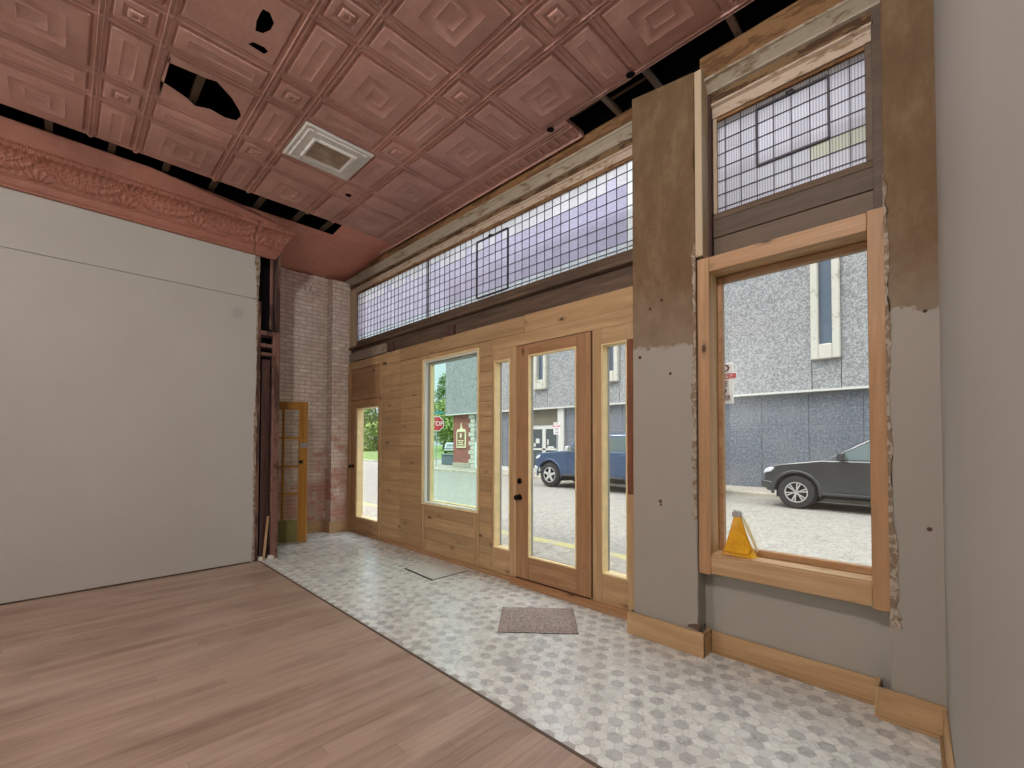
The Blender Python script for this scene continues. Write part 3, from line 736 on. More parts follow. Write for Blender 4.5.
# ---- header between shop front and transom
b = MB(); b.box(-7.34, -1.77, 3.452, 3.475, 2.842, 3.03); struct(b.build('trim_beam', 'dark_x', bevel=.003))
b = MB(); b.prism([(3.40, 3.045), (3.475, 3.03), (3.475, 3.10), (3.40, 3.082)], 'x', -7.25, -1.77); struct(b.build('trim_ledge', 'dark_x', bevel=.004))
b = MB(); b.prism([(3.425, 3.085), (3.47, 3.10), (3.47, 3.178), (3.452, 3.178)], 'x', -7.03, -1.77); struct(b.build('trim_sill', 'dark_x', bevel=.003))
b = MB(); b.box(-7.46, -6.05, 3.418, 3.452, 2.845, 2.985); struct(b.build('trim_board', 'grey_board', bevel=.004))
for xa, xb in ((-6.012, -5.842), (-4.56, -4.40)):
    b = MB(); b.box(xa, xb, 3.42, 3.453, 2.842, 2.965); struct(b.build('trim_block', 'dark_z', bevel=.004))

def leaded(x0, x1, z0, z1, y, zlines, xlines, mat, tonef, w, bars=(), vent=None):
    b = MB(); xs = [x0] + [x for x in xlines if x0+.012 < x < x1-.012] + [x1]; zs = [z0] + [z for z in zlines if z0+.012 < z < z1-.012] + [z1]
    for i, (xa, xb) in enumerate(zip(xs, xs[1:])):
        for j, (za, zb) in enumerate(zip(zs, zs[1:])):
            b.tone = tonef((xa+xb)/2, (za+zb)/2, j, len(zs)-2)
            b.poly([(xa, y, za), (xb, y, za), (xb, y, zb), (xa, y, zb)])
    b.build('leaded_glass', mat, w, recalc=False)
    b = MB(); c = .0021
    for x in xs[1:-1]: b.box(x-c, x+c, y-.006, y+.004, z0, z1)
    for z in zs[1:-1]: b.box(x0, x1, y-.006, y+.004, z-c, z+c)
    b.build('lead_cames', 'came', w)
    for x in bars:
        b = MB(); b.box(x-.006, x+.006, y-.016, y+.006, z0, z1); b.build('divider_bar', 'came', w)
    if vent:
        xa, xb, za, zb = vent; b = MB(); t = .0065
        for q in ((xa-t, xa+t, za, zb), (xb-t, xb+t, za, zb), (xa, xb, za-t, za+t), (xa, xb, zb-t, zb+t)): b.box(q[0], q[1], y-.018, y+.006, q[2], q[3])
        b.build('vent_frame', 'came', w)
        b = MB(); xm = (xa+xb)/2; b.tube([(xm-.02, y-.02, zb+.004), (xm-.02, y-.045, zb-.004), (xm+.02, y-.045, zb-.004), (xm+.02, y-.02, zb+.004)], .005, 6); b.build('vent_latch', 'black_iron', w)
cr = random.Random(8)
def tone1(x, z, j, last):
    k = cr.uniform(.9, 1.05); t = min(1, max(0, (x + 5.6) / 3.2))
    if j in (0, 1) : c = (.70, .72, .74)
    elif j == last: c = (.68, .64, .64)
    elif j == last-1: c = (.70, .65, .67) if cr.random() < .75 else (.58, .54, .66)
    else: c = (.60 - .12*t, .54 - .10*t, .63 - .07*t)
    if x > -2.02: c = (.9, .9, .88)
    if abs(x + 7.0) < .06: c = (.88, .84, .88)
    return tuple(q*k for q in c)
w = struct(empty('window_5', (-4.5, 3.45, 3.17)))
leaded(-7.03, -1.77, 3.178, 3.962, 3.452, [3.204] + [3.25 + .1035*k for k in range(7)], [-6.99 + .1027*k for k in range(20)] + [-4.953 + .107*k for k in range(9)] + [-3.885 + .1045*k for k in range(4)] + [-3.362 + .1055*k for k in range(16)], 'leaded', tone1, w, bars=(-4.995,), vent=(-3.99, -3.467, 3.200, 3.872))
b = MB(); b.box(-7.335, -7.29, 3.405, 3.47, 3.0, 4.075); b.box(-7.29, -7.12, 3.42, 3.47, 3.05, 4.06); b.box(-7.12, -7.035, 3.435, 3.47, 3.10, 3.985); b.build('side_casing', 'pale_trim', w, bevel=.004)
b = MB(); b.box(-7.08, -7.028, 3.44, 3.47, 3.10, 3.97); b.build('side_stop', 'dark_z', w)
b = MB(); b.box(-7.06, -1.77, 3.436, 3.47, 3.955, 3.985); b.build('head_stop', 'brown_frieze', w)
b = MB(); b.prism([(3.428, 3.983), (3.47, 3.983), (3.47, 4.065), (3.415, 4.065), (3.415, 4.05), (3.428, 4.045)], 'x', -7.12, -1.77); b.build('head_casing', 'peel_case', w)
def crown(name, pts, xa, xb, mat): 
    b = MB(); b.prism(pts, 'x', xa, xb); return struct(b.build(name, mat))
b = MB(); b.box(-7.29, -1.77, 3.43, 3.47, 4.050, 4.14); struct(b.build('trim_fascia', 'rough_dark'))
crown('trim_crown', [(3.43, 4.128), (3.412, 4.132), (3.408, 4.144), (3.415, 4.152), (3.398, 4.180), (3.374, 4.206), (3.364, 4.210), (3.364, 4.232), (3.375, 4.242), (3.47, 4.246), (3.47, 4.128)], -7.42, -1.77, 'peel_crown')
b = MB(); b.prism([(3.432, 4.24), (3.47, 4.24), (3.47, 4.42), (3.428, 4.40)], 'x', -7.55, -1.72); struct(b.build('trim_frieze', 'brown_frieze'))

# ---- transom over the right window
def tone2(x, z, j, last):
    k = cr.uniform(.85, 1.05); c = (.66, .61, .66) if j > 2 else (.70, .66, .69)
    if j == last: c = (.64, .60, .62)
    if j == 0: c = (.72, .68, .76)
    if x > -.62 and j == 2: c = (.70, .67, .52)
    return tuple(q*k for q in c)
w = struct(empty('window_6', (-.76, 3.35, 3.16)))
leaded(-1.188, -.332, 3.172, 3.848, 3.352, [3.205 + .0995*k for k in range(7)], [-1.135 + .1036*k for k in range(8)], 'prism', tone2, w, vent=(-.926, -.516, 3.405, 3.802))
b = MB(); b.box(-1.283, -1.232, 3.165, 3.40, 2.822, 4.17); b.build('side_casing', 'pale_trim', w, bevel=.004)
b = MB(); b.box(-1.231, -1.212, 3.28, 3.40, 2.822, 4.10); b.build('side_stop', 'dark_z', w)
b = MB(); b.box(-1.213, -1.187, 3.325, 3.40, 3.165, 3.90); b.build('side_stop', 'pale_trim', w, bevel=.003)
b = MB(); b.box(-.334, -.300, 3.325, 3.40, 3.165, 3.90); b.box(-.30, -.245, 3.29, 3.40, 2.82, 4.10); b.build('side_stop', 'apron', w, bevel=.003)
b = MB(); b.box(-1.231, -.30, 3.33, 3.40, 2.80, 2.985); b.box(-1.231, -.30, 3.322, 3.40, 2.987, 3.12); b.prism([(3.315, 3.118), (3.40, 3.118), (3.40, 3.172), (3.335, 3.172)], 'x', -1.213, -.30); b.build('apron', 'apron', w, bevel=.003)
b = MB(); b.box(-1.213, -.30, 3.33, 3.40, 3.846, 3.868); b.build('head_stop', 'brown_frieze', w)
b = MB(); b.prism([(3.315, 3.868), (3.40, 3.868), (3.40, 3.965), (3.29, 3.965), (3.29, 3.95), (3.315, 3.94)], 'x', -1.225, -.29); b.build('head_casing', 'peel_case', w)
b = MB(); b.box(-1.231, -.262, 3.30, 3.40, 3.965, 4.06); struct(b.build('trim_fascia', 'rough_dark'))
crown('trim_crown', [(3.30, 4.035), (3.278, 4.04), (3.274, 4.05), (3.282, 4.058), (3.258, 4.080), (3.230, 4.103), (3.220, 4.106), (3.220, 4.125), (3.236, 4.133), (3.40, 4.136), (3.40, 4.035)], -1.232, -.255, 'peel_crown')
b = MB(); b.prism([(3.315, 4.13), (3.50, 4.13), (3.50, 4.37), (3.315, 4.37)], 'x', -1.30, -.25); struct(b.build('trim_frieze', 'brown_frieze'))
b = MB(); b.box(-1.30, -.23, 3.40, 3.58, 2.82, 3.17); b.box(-1.30, -.23, 3.40, 3.45, 3.87, 4.43); struct(b.build('wall_lintel', 'dark_x'))

# ---- right window in its new pine frame
w = struct(empty('window_4', (-.76, 3.3, .58)))
b = MB(); b.box(-1.283, -1.200, 3.19, 3.235, .575, 2.808); b.build('side_casing', 'fir_z', w, bevel=.003)
b = MB(); b.box(-.322, -.235, 3.186, 3.235, .572, 2.812); b.build('side_casing', 'fir_z', w, bevel=.003)
b = MB(); b.box(-1.199, -.323, 3.19, 3.235, 2.702, 2.806); b.build('head_casing', 'fir_x', w, bevel=.003)
b = MB(); b.box(-1.199, -.323, 3.19, 3.235, .585, .712); b.build('bottom_casing', 'pine_x', w, bevel=.003)
b = MB(); b.box(-1.218, -1.198, 3.232, 3.42, .70, 2.72); b.build('reveal', 'pine_z', w, bevel=.002)
b = MB(); b.box(-.324, -.304, 3.232, 3.42, .70, 2.72); b.build('reveal', 'pine_z', w, bevel=.002)
b = MB(); b.box(-1.20, -.322, 3.232, 3.42, 2.70, 2.722); b.build('reveal', 'pine_x', w, bevel=.002)
b = MB(); b.box(-1.20, -.322, 3.205, 3.42, .700, .722); b.build('window_sill', 'pine_x', w, bevel=.003)
b = MB()
for x0, x1, z0, z1 in ((-1.198, -1.168, .722, 2.70), (-.340, -.324, .722, 2.70), (-1.168, -.340, .722, .765), (-1.168, -.340, 2.655, 2.70)): b.box(x0, x1, 3.345, 3.40, z0, z1)
b.build('glazing_stop', 'fir_x', w, bevel=.003)
b = MB(); b.box(-1.175, -.335, 3.385, 3.391, .755, 2.665); b.build('glass_pane', 'glass', w)

# ================================================================== THINGS IN THE ROOM
# ---- door mat, set askew before the entrance door
mat = empty('door_mat', (-2.496, 2.843, 0.0), math.radians(41.5), world=False)
tag(mat, 'brown and grey flecked bristle door mat lying on the hexagon floor', 'door mat')
m, nt, bb, o_ = nodes_of('flecked_mat_pile'); g = G(nt); vv = g.obj()
f = g.noise(g.mapping(vv, (1, 1, 1)), 95, 3, .7)
g.l(g.ramp(f, [(.36, (.14, .105, .09)), (.5, (.36, .30, .265)), (.62, (.58, .53, .48))]), bb.inputs['Base Color']); bb.inputs['Roughness'].default_value = .95
g.bump(f, bb, .9, .008); MT['mat_pile'] = m
b = MB(); n = 26; W, Dp = .632, .525; grid = []
for i in range(n+1):
    row = []
    for j in range(n+1):
        e = min(i, j, n-i, n-j); h = .010 + (.004 if e > 1 else 0) + rnd.uniform(-.0015, .0015) if e else .004
        row.append(b.v((-W/2 + W*i/n, -Dp/2 + Dp*j/n, h)))
    grid.append(row)
for i in range(n):
    for j in range(n): b._f([grid[i][j], grid[i+1][j], grid[i+1][j+1], grid[i][j+1]])
b.build('pile', 'mat_pile', mat, local=True)
b = MB(); b.box(-W/2-.001, W/2+.001, -Dp/2-.001, Dp/2+.001, .0005, .0045); b.build('backing', 'black_iron', mat, local=True)
# ---- loose square of the same vinyl with dark cut edges
sq = MB(); m, nt, bb, o_ = nodes_of('plain_beige_vinyl'); g = G(nt); vv = g.obj()
g.l(g.ramp(g.noise(vv, 9, 5, .6), [(.3, (.52, .53, .49)), (.7, (.66, .67, .63))]), bb.inputs['Base Color']); bb.inputs['Roughness'].default_value = .4; MT['vinyl_sq'] = m
hs = empty('floor_hatch', (-4.3, 3.08, 0))
tag(hs, 'pale beige square laid flat on the hexagon floor below the white framed window', 'floor square')
b = MB(); b.prism([(-4.585, 2.878), (-4.014, 2.850), (-4.016, 3.345), (-4.585, 3.36)], 'z', .0008, .006); b.build('sheet', 'vinyl_sq', hs)
b = MB(); b.prism([(-4.60, 2.864), (-4.004, 2.834), (-4.004, 2.850), (-4.60, 2.880)], 'z', .0008, .007); b.build('cut_edge', 'attic', hs)
b = MB(); b.prism([(-4.013, 2.838), (-4.008, 2.838), (-4.010, 3.345), (-4.015, 3.345)], 'z', .0008, .0064); b.build('worn_edge', 'dark_x', hs)

# ---- old glazed door leaf standing by the brick wall
leaf = empty('old_door', (-7.01, 2.25, 0.0), math.atan2(.313, .22), world=False)
tag(leaf, 'old varnished wooden door with small glass panes standing open by the brick wall', 'door')
L0, L1, HT, T = -.20, .380, 2.085, .042
for x0, x1 in ((L0, L0+.105), (.262, L1)):
    b = MB(); b.box(x0, x1, 0, T, .012, HT); b.build('stile', 'oak_z', leaf, bevel=.004, local=True)
b = MB(); b.box(L0+.105, .262, .001, T-.001, 1.965, HT-.001); b.build('rail', 'oak_x', leaf, bevel=.003, local=True)
b = MB(); b.box(L0+.105, .262, .001, T-.001, .013, .335); b.build('bottom_panel', 'oak_green', leaf, bevel=.003, local=True)
b = MB()
for z in (.73, 1.13, 1.545): b.box(L0+.105, .262, .006, T-.006, z-.016, z+.016)
b.box(.028, .062, .005, T-.005, .335, 1.965)
b.build('muntins', 'oak_z', leaf, bevel=.004, local=True)
b = MB(); b.box(L0+.105, .262, .018, .022, .335, 1.965); b.build('glass_pane', 'glass', leaf, local=True)
b = MB(); b.box(.285, .385, -.006, 0, 1.40, 1.475); b.build('lock_plate', 'steel', leaf, bevel=.002, local=True)
b = MB(); b.lathe([(0, 0), (.024, 0), (.024, -.006), (.010, -.010), (.010, -.04), (.024, -.048), (.024, -.064), (0, -.07)], (.31, 0, 1.20), 'y', 14); b.build('door_knob', 'black_iron', leaf, smooth=True, local=True)

# ---- scraps left in the open wall pocket
b = MB(); b.prism([(1.80, .0), (1.825, .0), (1.872, .55), (1.850, .552)], 'x', -6.185, -6.165)
tag(b.build('lath_stick', 'pine_z', bevel=.002), 'thin bare wood lath leaning in the open end of the white wall', 'wood stick')
for c, s, lab in (((-6.19, 1.79, .0), 1.0, 'small white plaster chunk on the floor, nearer the white wall'), ((-6.20, 1.905, .0), 1.15, 'small white plaster chunk on the floor against the old post')):
    b = MB(); r_ = random.Random(int(s*100)); rings = []
    for q, h in ((.030, 0), (.036, .018), (.027, .040), (.010, .048)):
        rings.append([(c[0] + s*q*math.cos(t)*r_.uniform(.75, 1.2), c[1] + s*q*math.sin(t)*r_.uniform(.75, 1.2), c[2] + s*h) for t in [k*math.pi/4 for k in range(8)]])
    b.ring_stack(rings); tag(b.build('plaster_chunk', plain('white_plaster', (.7, .68, .64), .9)), lab, 'plaster chunk', 'plaster chunks in the wall pocket')

# ---- yellow plastic pouch on the window sill, pinched at the top in a clip
yp = empty('yellow_pouch', (-1.045, 3.285, .722))
tag(yp, 'yellow tapering plastic pouch with a grey clip at its top, on the window sill', 'pouch')
m, nt, bb, o_ = nodes_of('yellow_plastic_film'); g = G(nt); vv = g.obj()
g.l(g.ramp(g.noise(vv, 14, 4, .6), [(.3, (.66, .30, .006)), (.7, (.86, .47, .015))]), bb.inputs['Base Color']); bb.inputs['Roughness'].default_value = .3
bb.inputs['Subsurface Weight'].default_value = .0; g.bump(g.noise(vv, 24, 3), bb, .4, .006); MT['yellow_film'] = m
MT['pale_film'] = plain('pale_yellow_film', (.72, .68, .45), .3)
def pouch(b, w0, w1, d0, d1, h0, h1, cx=0, n=7, fold=.006):
    rings = []
    for k in range(n+1):
        t = k/n; w = w0 + (w1-w0)*t**.85; d = d0 + (d1-d0)*t; z = h0 + (h1-h0)*t; ring = []
        for q in range(24):
            a = 2*math.pi*q/24; sx = math.copysign(abs(math.cos(a))**.45, math.cos(a)); sy = math.copysign(abs(math.sin(a))**.8, math.sin(a))
            ring.append((-1.045 + cx*t + sx*w*(1 + .03*math.sin(5*a+k)), 3.285 + sy*d + fold*math.sin(3*a+k*1.1)*(1-t), .722 + z))
        rings.append(ring)
    b.ring_stack(rings)
b = MB(); pouch(b, .108, .020, .040, .008, .001, .275, -.012); b.build('film', 'yellow_film', yp, smooth=True)
b = MB(); b.prism([(-.925, .775), (-.935, .76), (-1.035, .985), (-1.025, .998), (-.985, .93)], 'y', 3.287, 3.292); b.build('pale_flap', 'pale_film', yp)
b = MB(); b.prism([(-1.140, .745), (-1.055, .935), (-.955, .80), (-.975, .745)], 'y', 3.238, 3.250); b.build('front_fold', 'yellow_film', yp, bevel=.003)
b = MB(); b.box(-1.086, -1.028, 3.268, 3.302, .985, 1.018); b.lathe([(.011, -.02), (.011, .02)], (-1.057, 3.285, 1.021), 'x', 12); b.build('clip', 'steel', yp, bevel=.002)

# ================================================================== STREET
ZS = -.15
def asphalt(name, c, c2, sc):
    m, nt, bb, o_ = nodes_of(name); g = G(nt); v = g.obj()
    f = g.noise(v, sc, 6, .75); big = g.noise(v, .6, 4)
    col = g.ramp(f, [(.36, c2), (.5, [(p+q)/2 for p, q in zip(c, c2)]), (.62, [p*1.12 for p in c])])
    col = g.mix(g.math('MULTIPLY', g.ramp(big, [(.4, 0), (.7, 1)]), .3), col, [x*.8 for x in c])
    cr_ = g.voro(g.vadd(v, g.comb(g.math('MULTIPLY', g.noise(v, 1.5, 4), 1.2), g.math('MULTIPLY', g.noise(v, 2.1, 4), 1.2), 0)), .42, 'Distance', 'DISTANCE_TO_EDGE')
    col = g.mix(g.math('MULTIPLY', g.math('LESS_THAN', cr_, .004), .45), col, [x*.35 for x in c])
    g.l(col, bb.inputs['Base Color']); bb.inputs['Roughness'].default_value = .9; bb.inputs['Specular IOR Level'].default_value = .15
    g.bump(f, bb, .4, .01); return m
MT['asphalt'] = asphalt('sunbleached_asphalt', (.31, .288, .255), (.17, .158, .14), 17)
MT['concrete'] = asphalt('pale_sidewalk_concrete', (.36, .325, .275), (.23, .20, .17), 12)
MT['curb'] = plain('pale_curb_concrete', (.40, .36, .29), .85, var=.15, scale=3)
MT['curb_yellow'] = peeled('worn_yellow_curb', (.44, .385, .17), (.38, .34, .25), .52, 5, .8)
b = MB(); b.box(-150, 60, 5.4, 140, -.4, ZS); struct(b.build('street', 'asphalt'))
b = MB(); b.box(-60, 25, 3.6, 5.16, -.35, -.03); struct(b.build('sidewalk_near', 'concrete'))
b = MB(); b.box(-60, 25, 5.16, 5.40, -.35, -.028); struct(b.build('curb_near', 'curb_yellow', bevel=.015))
b = MB(); b.box(-26.4, 25, 15.02, 17.2, -.35, -.03); b.box(-26.4, -21.9, 17.2, 60, -.35, -.03); struct(b.build('sidewalk_far', 'concrete'))
b = MB(); b.box(-26.55, 25, 14.88, 15.02, -.35, -.028); struct(b.build('curb_far', 'curb', bevel=.015))
b = MB(); b.box(-26.55, -26.4, 15.02, 60, -.35, -.028); struct(b.build('curb_side', 'curb', bevel=.015))
b = MB(); b.box(-150, -34, 18.5, 140, -.3, -.08); struct(b.build('lawn', plain('short_green_lawn', (.12, .175, .045), .95, var=.3, scale=2), ))
b = MB(); b.box(-150, -33.6, 18.0, 18.5, -.3, -.06); b.box(-34.0, -33.6, 18.5, 60, -.3, -.06); struct(b.build('curb_lawn', 'curb'))
b = MB(); b.box(-60, 12, 3.58, 3.72, 3.05, 3.2); struct(b.build('wall_front_outside_band', 'concrete'))

# ---- building across the street
def pebble():
    m, nt, bb, o_ = nodes_of('pebble_dash'); g = G(nt); v = g.obj()
    c = g.sep(g.voro(v, 24, 'Color'))[0]; c2 = g.noise(v, 26, 4, .75)
    g.l(g.ramp(g.math('ADD', g.math('MULTIPLY', c, .6), g.math('MULTIPLY', c2, .4)), [(.25, (.18, .18, .185)), (.5, (.265, .265, .27)), (.75, (.38, .38, .375))]), bb.inputs['Base Color'])
    bb.inputs['Roughness'].default_value = .9; g.bump(c, bb, .5, .02); return m
MT['pebble'] = pebble()
def granite():
    m, nt, bb, o_ = nodes_of('dark_speckled_granite'); g = G(nt); v = g.obj()
    f = g.noise(v, 13, 6, .95); big = g.noise(v, 1.1, 4)
    col = g.ramp(f, [(.40, (.05, .058, .075)), (.53, (.15, .165, .195)), (.64, (.36, .38, .41))])
    col = g.mix(g.math('MULTIPLY', g.ramp(big, [(.45, 0), (.7, 1)]), .3), col, (.26, .26, .27))
    g.l(col, bb.inputs['Base Color']); bb.inputs['Roughness'].default_value = .28; return m
MT['granite'] = granite()
MT['white_frame'] = peeled('chipped_white_window_surround', (.56, .53, .46), (.38, .35, .29), .60, 4, .8)
MT['store_white'] = plain('white_storefront_metal', (.56, .55, .51), .5)
MT['dark_glass'] = plain('dark_store_glass', (.045, .055, .06), .06, spec=.8)
MT['slit_glass'] = plain('blue_grey_window_glass', (.085, .12, .17), .08, spec=.8)
MT['awning'] = plain('olive_brown_panel', (.15, .13, .092), .7, var=.15, scale=2)
bl = empty('street_building', (-7, 16.7, -.03))
tag(bl, 'grey pebble faced commercial building with dark granite base and white slit windows across the street', 'building')
FY, UY = 16.7, 16.5
wins = [(-3.067 + k*(-3.68), ) for k in range(0)]
wx = [3.95 + .75, -3.07 + .75, -10.09, -13.91 + .0]     # right edges of the slit windows
def pxwin(c): return (c - .75, c)
WX = [(-3.07, -2.32), (-10.64, -9.92), (-14.66, -13.86), (-6.86, -6.11), (.72, 1.47), (4.5, 5.25), (-18.5, -17.75)]
cuts = sorted([-22.0, 9.0] + [q for a in WX for q in a])
b = MB()
for xa, xb in zip(cuts, cuts[1:]):
    if xb - xa < .9: b.box(xa+.01, xb-.01, UY, UY+.5, 3.14, 4.05); b.box(xa+.01, xb-.01, UY, UY+.5, 8.6, 11.2)
    else: b.box(xa+.01, xb-.01, UY, UY+.5, 3.14, 11.2)
b.build('upper_wall', 'pebble', bl)
b = MB(); b.box(-21.99, 8.99, UY+.1, 30, 3.2, 11.15); b.build('upper_core', 'granite', bl)
b = MB(); b.box(-22.02, 9.02, UY-.03, FY+.1, 3.085, 3.15); b.build('soffit_edge', 'store_white', bl)
for xa, xb in WX:
    f = MB()
    for q in ((xa, xa+.20, 4.05, 8.6), (xb-.20, xb, 4.05, 8.6), (xa+.2, xb-.2, 4.05, 4.52), (xa+.2, xb-.2, 8.25, 8.6)): f.box(q[0], q[1], UY-.16, UY+.3, q[2], q[3])
    fo = f.build('window_surround', 'white_frame', bl, bevel=.03)
    f = MB(); f.box(xa+.2, xb-.2, UY+.05, UY+.09, 4.52, 8.25); f.build('window_glass', 'slit_glass', fo)
# ground floor
gr = MB(); xs = [-12.93, -11.4, -9.9, -8.4, -6.9, -5.75, -4.56, -3.21, -1.83, -.4, 1.0, 2.4, 3.8, 5.2, 6.6, 9.0]
for xa, xb in zip(xs, xs[1:]):
    for za, zb in ((-.03, 2.0), (2.012, 3.1)): gr.box(xa+.006, xb-.006, FY, FY+.3, za, zb)
gr.build('granite_base', 'granite', bl)
b = MB()
for xa, xb in ((-17.22, -16.1), (-16.09, -15.15)): b.box(xa, xb, FY, FY+.3, .18, 3.1)
b.build('granite_panel', 'granite', bl)
b = MB(); b.box(-13.32, -12.95, FY-.12, FY+.3, -.03, 3.1); b.build('white_pier', 'store_white', bl, bevel=.01)
b = MB(); b.box(-17.65, -17.23, FY-.08, FY+.3, -.03, 3.1); b.build('white_pier', 'store_white', bl, bevel=.01)
b = MB(); b.box(-17.23, -15.15, FY-.05, FY+.2, -.03, .18); b.build('white_plinth', 'store_white', bl)
b = MB(); b.box(-15.15, -13.32, FY+.02, FY+.3, 2.33, 3.1); b.build('over_door_panel', 'awning', bl)
en = MB()
for q in ((-15.15, -13.32, 2.12, 2.33), (-15.15, -15.03, -.03, 2.12), (-14.42, -14.20, -.03, 2.12), (-13.44, -13.32, -.03, 2.12), (-15.03, -13.44, 1.08, 1.17), (-15.03, -13.44, -.03, .15)): en.box(q[0], q[1], FY+.05, FY+.14, q[2], q[3])
eo = en.build('entrance_doors', 'store_white', bl, bevel=.006)
b = MB(); b.box(-15.03, -13.44, FY+.09, FY+.11, .15, 2.12); b.build('door_glass', 'dark_glass', eo)
for q in ((-14.86, -14.62, 1.42, 1.66), (-14.12, -14.03, 1.35, 1.62), (-14.1, -13.7, 1.18, 1.28), (-15.0, -14.88, 1.25, 1.42)):
    b = MB(); b.box(q[0], q[1], FY+.075, FY+.088, q[2], q[3]); b.build('paper_notice', 'store_white', eo)
MT['rubble'] = peeled('grey_rubble_stone', (.50, .52, .50), (.24, .27, .27), .5, 2.2, .9)
b = MB(); b.box(-19.5, -17.65, FY, FY+.3, 1.45, 3.1); b.build('stone_wall', 'rubble', bl)
b = MB(); b.box(-19.5, -17.65, FY-.02, FY+.3, -.03, 1.45); b.build('pale_wall', plain('pale_panel', (.62, .68, .64), .7, var=.12, scale=2), bl)
b = MB()
z = -.03; k = 0
while z < 3.05:
    b.box(-19.98 + (0 if k % 2 else .16), -19.45, FY-.06, FY+.3, z, z+.24); z += .26; k += 1
b.build('quoins', 'white_frame', bl, bevel=.02)
m, nt, bb, o_ = nodes_of('red_corner_brick'); g = G(nt); t = g.n('ShaderNodeTexBrick'); x, y, z = g.sep(g.obj())
g.l(g.comb(g.math('ADD', x, y), z, 0), t.inputs['Vector']); t.inputs['Scale'].default_value = 1; t.inputs['Brick Width'].default_value = .21; t.inputs['Row Height'].default_value = .07; t.inputs['Mortar Size'].default_value = .006
t.inputs['Color1'].default_value = (.30, .085, .06, 1); t.inputs['Color2'].default_value = (.22, .06, .05, 1); t.inputs['Mortar'].default_value = (.34, .22, .18, 1)
g.l(t.outputs[0], bb.inputs['Base Color']); bb.inputs['Roughness'].default_value = .9; MT['red_brick'] = m
b = MB(); b.box(-21.5, -19.95, FY+.03, 30, .22, 3.1); b.build('brick_corner', 'red_brick', bl)
b = MB(); b.box(-21.55, -19.92, FY, 30, -.03, .24); b.build('brick_plinth', 'curb', bl, bevel=.02)
# ornate notice on the brick corner
nb = empty('notice_board', (-20.7, FY-.0, 1.1))
tag(nb, 'cream ornate plaque with a pointed top fixed to the red brick corner across the street', 'plaque')
MT['cream'] = plain('cream_plaque', (.74, .65, .42), .6)
b = MB()
out = [(-21.14, 1.12), (-20.26, 1.12), (-20.26, 2.05), (-20.34, 2.22), (-20.55, 2.24), (-20.64, 2.36), (-20.68, 2.62), (-20.72, 2.62), (-20.76, 2.36), (-20.85, 2.24), (-21.06, 2.22), (-21.14, 2.05)]
b.prism(out, 'y', FY-.03, FY+.028); b.build('plaque', 'cream', nb, bevel=.012)
b = MB(); b.box(-21.04, -20.36, FY-.04, FY-.03, 1.22, 2.08); b.build('dark_field', plain('brown_plaque_field', (.20, .11, .07), .7), nb)
b = MB()
for z0, z1, xi in ((1.28, 1.34, .05), (1.40, 1.46, .1), (1.52, 1.58, .05), (1.74, 1.98, .22)): b.box(-21.0+xi, -20.4-xi, FY-.047, FY-.04, z0, z1)
b.build('raised_lines', 'cream', nb)

# ---- signs
MT['sign_white'] = plain('white_sign_face', (.80, .77, .75), .45)
MT['sign_red'] = plain('red_sign_paint', (.55, .035, .045), .45)
MT['sign_dark'] = plain('dark_red_sign_letters', (.16, .03, .04), .5)
MT['sign_teal'] = plain('teal_street_sign', (.07, .36, .36), .4)
st = empty('stop_sign', (-22.86, 16.45, -.05), math.radians(54), world=False)
tag(st, 'red octagonal stop sign on a thin steel post at the far street corner', 'stop sign')
def octo(r): return [(r*math.cos(math.pi/8 + k*math.pi/4), r*math.sin(math.pi/8 + k*math.pi/4) + 2.66) for k in range(8)]
b = MB(); b.prism([(-.03, -.02), (.03, -.02), (.03, .02), (-.03, .02)], 'z', 0, 3.45); b.build('post', 'steel', st, local=True)
b = MB(); b.prism(octo(.50), 'y', -.045, -.035); b.build('white_border', 'sign_white', st, local=True)
b = MB(); b.prism(octo(.455), 'y', -.050, -.044); b.build('red_face', 'sign_red', st, local=True)
text('lettering', 'STOP', .40, (0, -.052, 2.66), 0, 'sign_white', st, sx=.88)
b = MB(); b.box(-.42, .42, -.02, -.008, 3.28, 3.44); b.build('street_name_blade', 'sign_teal', st, local=True)
b = MB(); b.box(-.01, .002, -.42, .42, 3.47, 3.62); b.build('street_name_blade', 'sign_teal', st, local=True)
def parking_sign(loc, rot, lab, W, H, zc, post_h):
    p = empty('parking_sign', loc, rot, world=False); tag(p, lab, 'parking sign', 'no parking signs')
    b = MB(); b.prism([(-.025, 0), (.025, 0), (.025, .03), (-.025, .03)], 'z', 0, post_h); b.build('post', 'steel', p, local=True)
    b = MB(); hw, hh, bw = W/2, H/2, W/2*1.22
    b.prism([(-hw, zc-hh), (hw, zc-hh), (hw, zc+hh*.22), (bw, zc+hh*.22), (bw, zc+hh*.52), (hw, zc+hh*.52), (hw, zc+hh), (-hw, zc+hh), (-hw, zc+hh*.52), (-bw, zc+hh*.52), (-bw, zc+hh*.22), (-hw, zc+hh*.22)], 'y', -.014, -.006)
    b.build('plate', 'sign_white', p, bevel=.004, local=True)
    b = MB(); b.box(-bw*.97, bw*.97, -.0155, -.0142, zc+hh*.24, zc+hh*.50); b.build('red_band', 'sign_red', p, local=True)
    for body, dz, sz, mt in (('NO', .75, .33, 'sign_dark'), ('PARKING', .37, .185, 'sign_white'), ('HERE', -.02, .25, 'sign_dark'), ('TO', -.36, .28, 'sign_dark'), ('CORNER', -.71, .23, 'sign_dark')):
        text('lettering', body, H*.5*sz*1.5, (0, -.0165, zc+hh*dz), 0, mt, p, ext=.0008, sx=1.3 if len(body) < 3 else .95 if len(body) < 6 else .80)
    return p
parking_sign((-1.865, 5.25, -.03), 0, 'white parking sign with red lettering on the near sidewalk beside the right window', .31, .455, 2.185, 2.5)
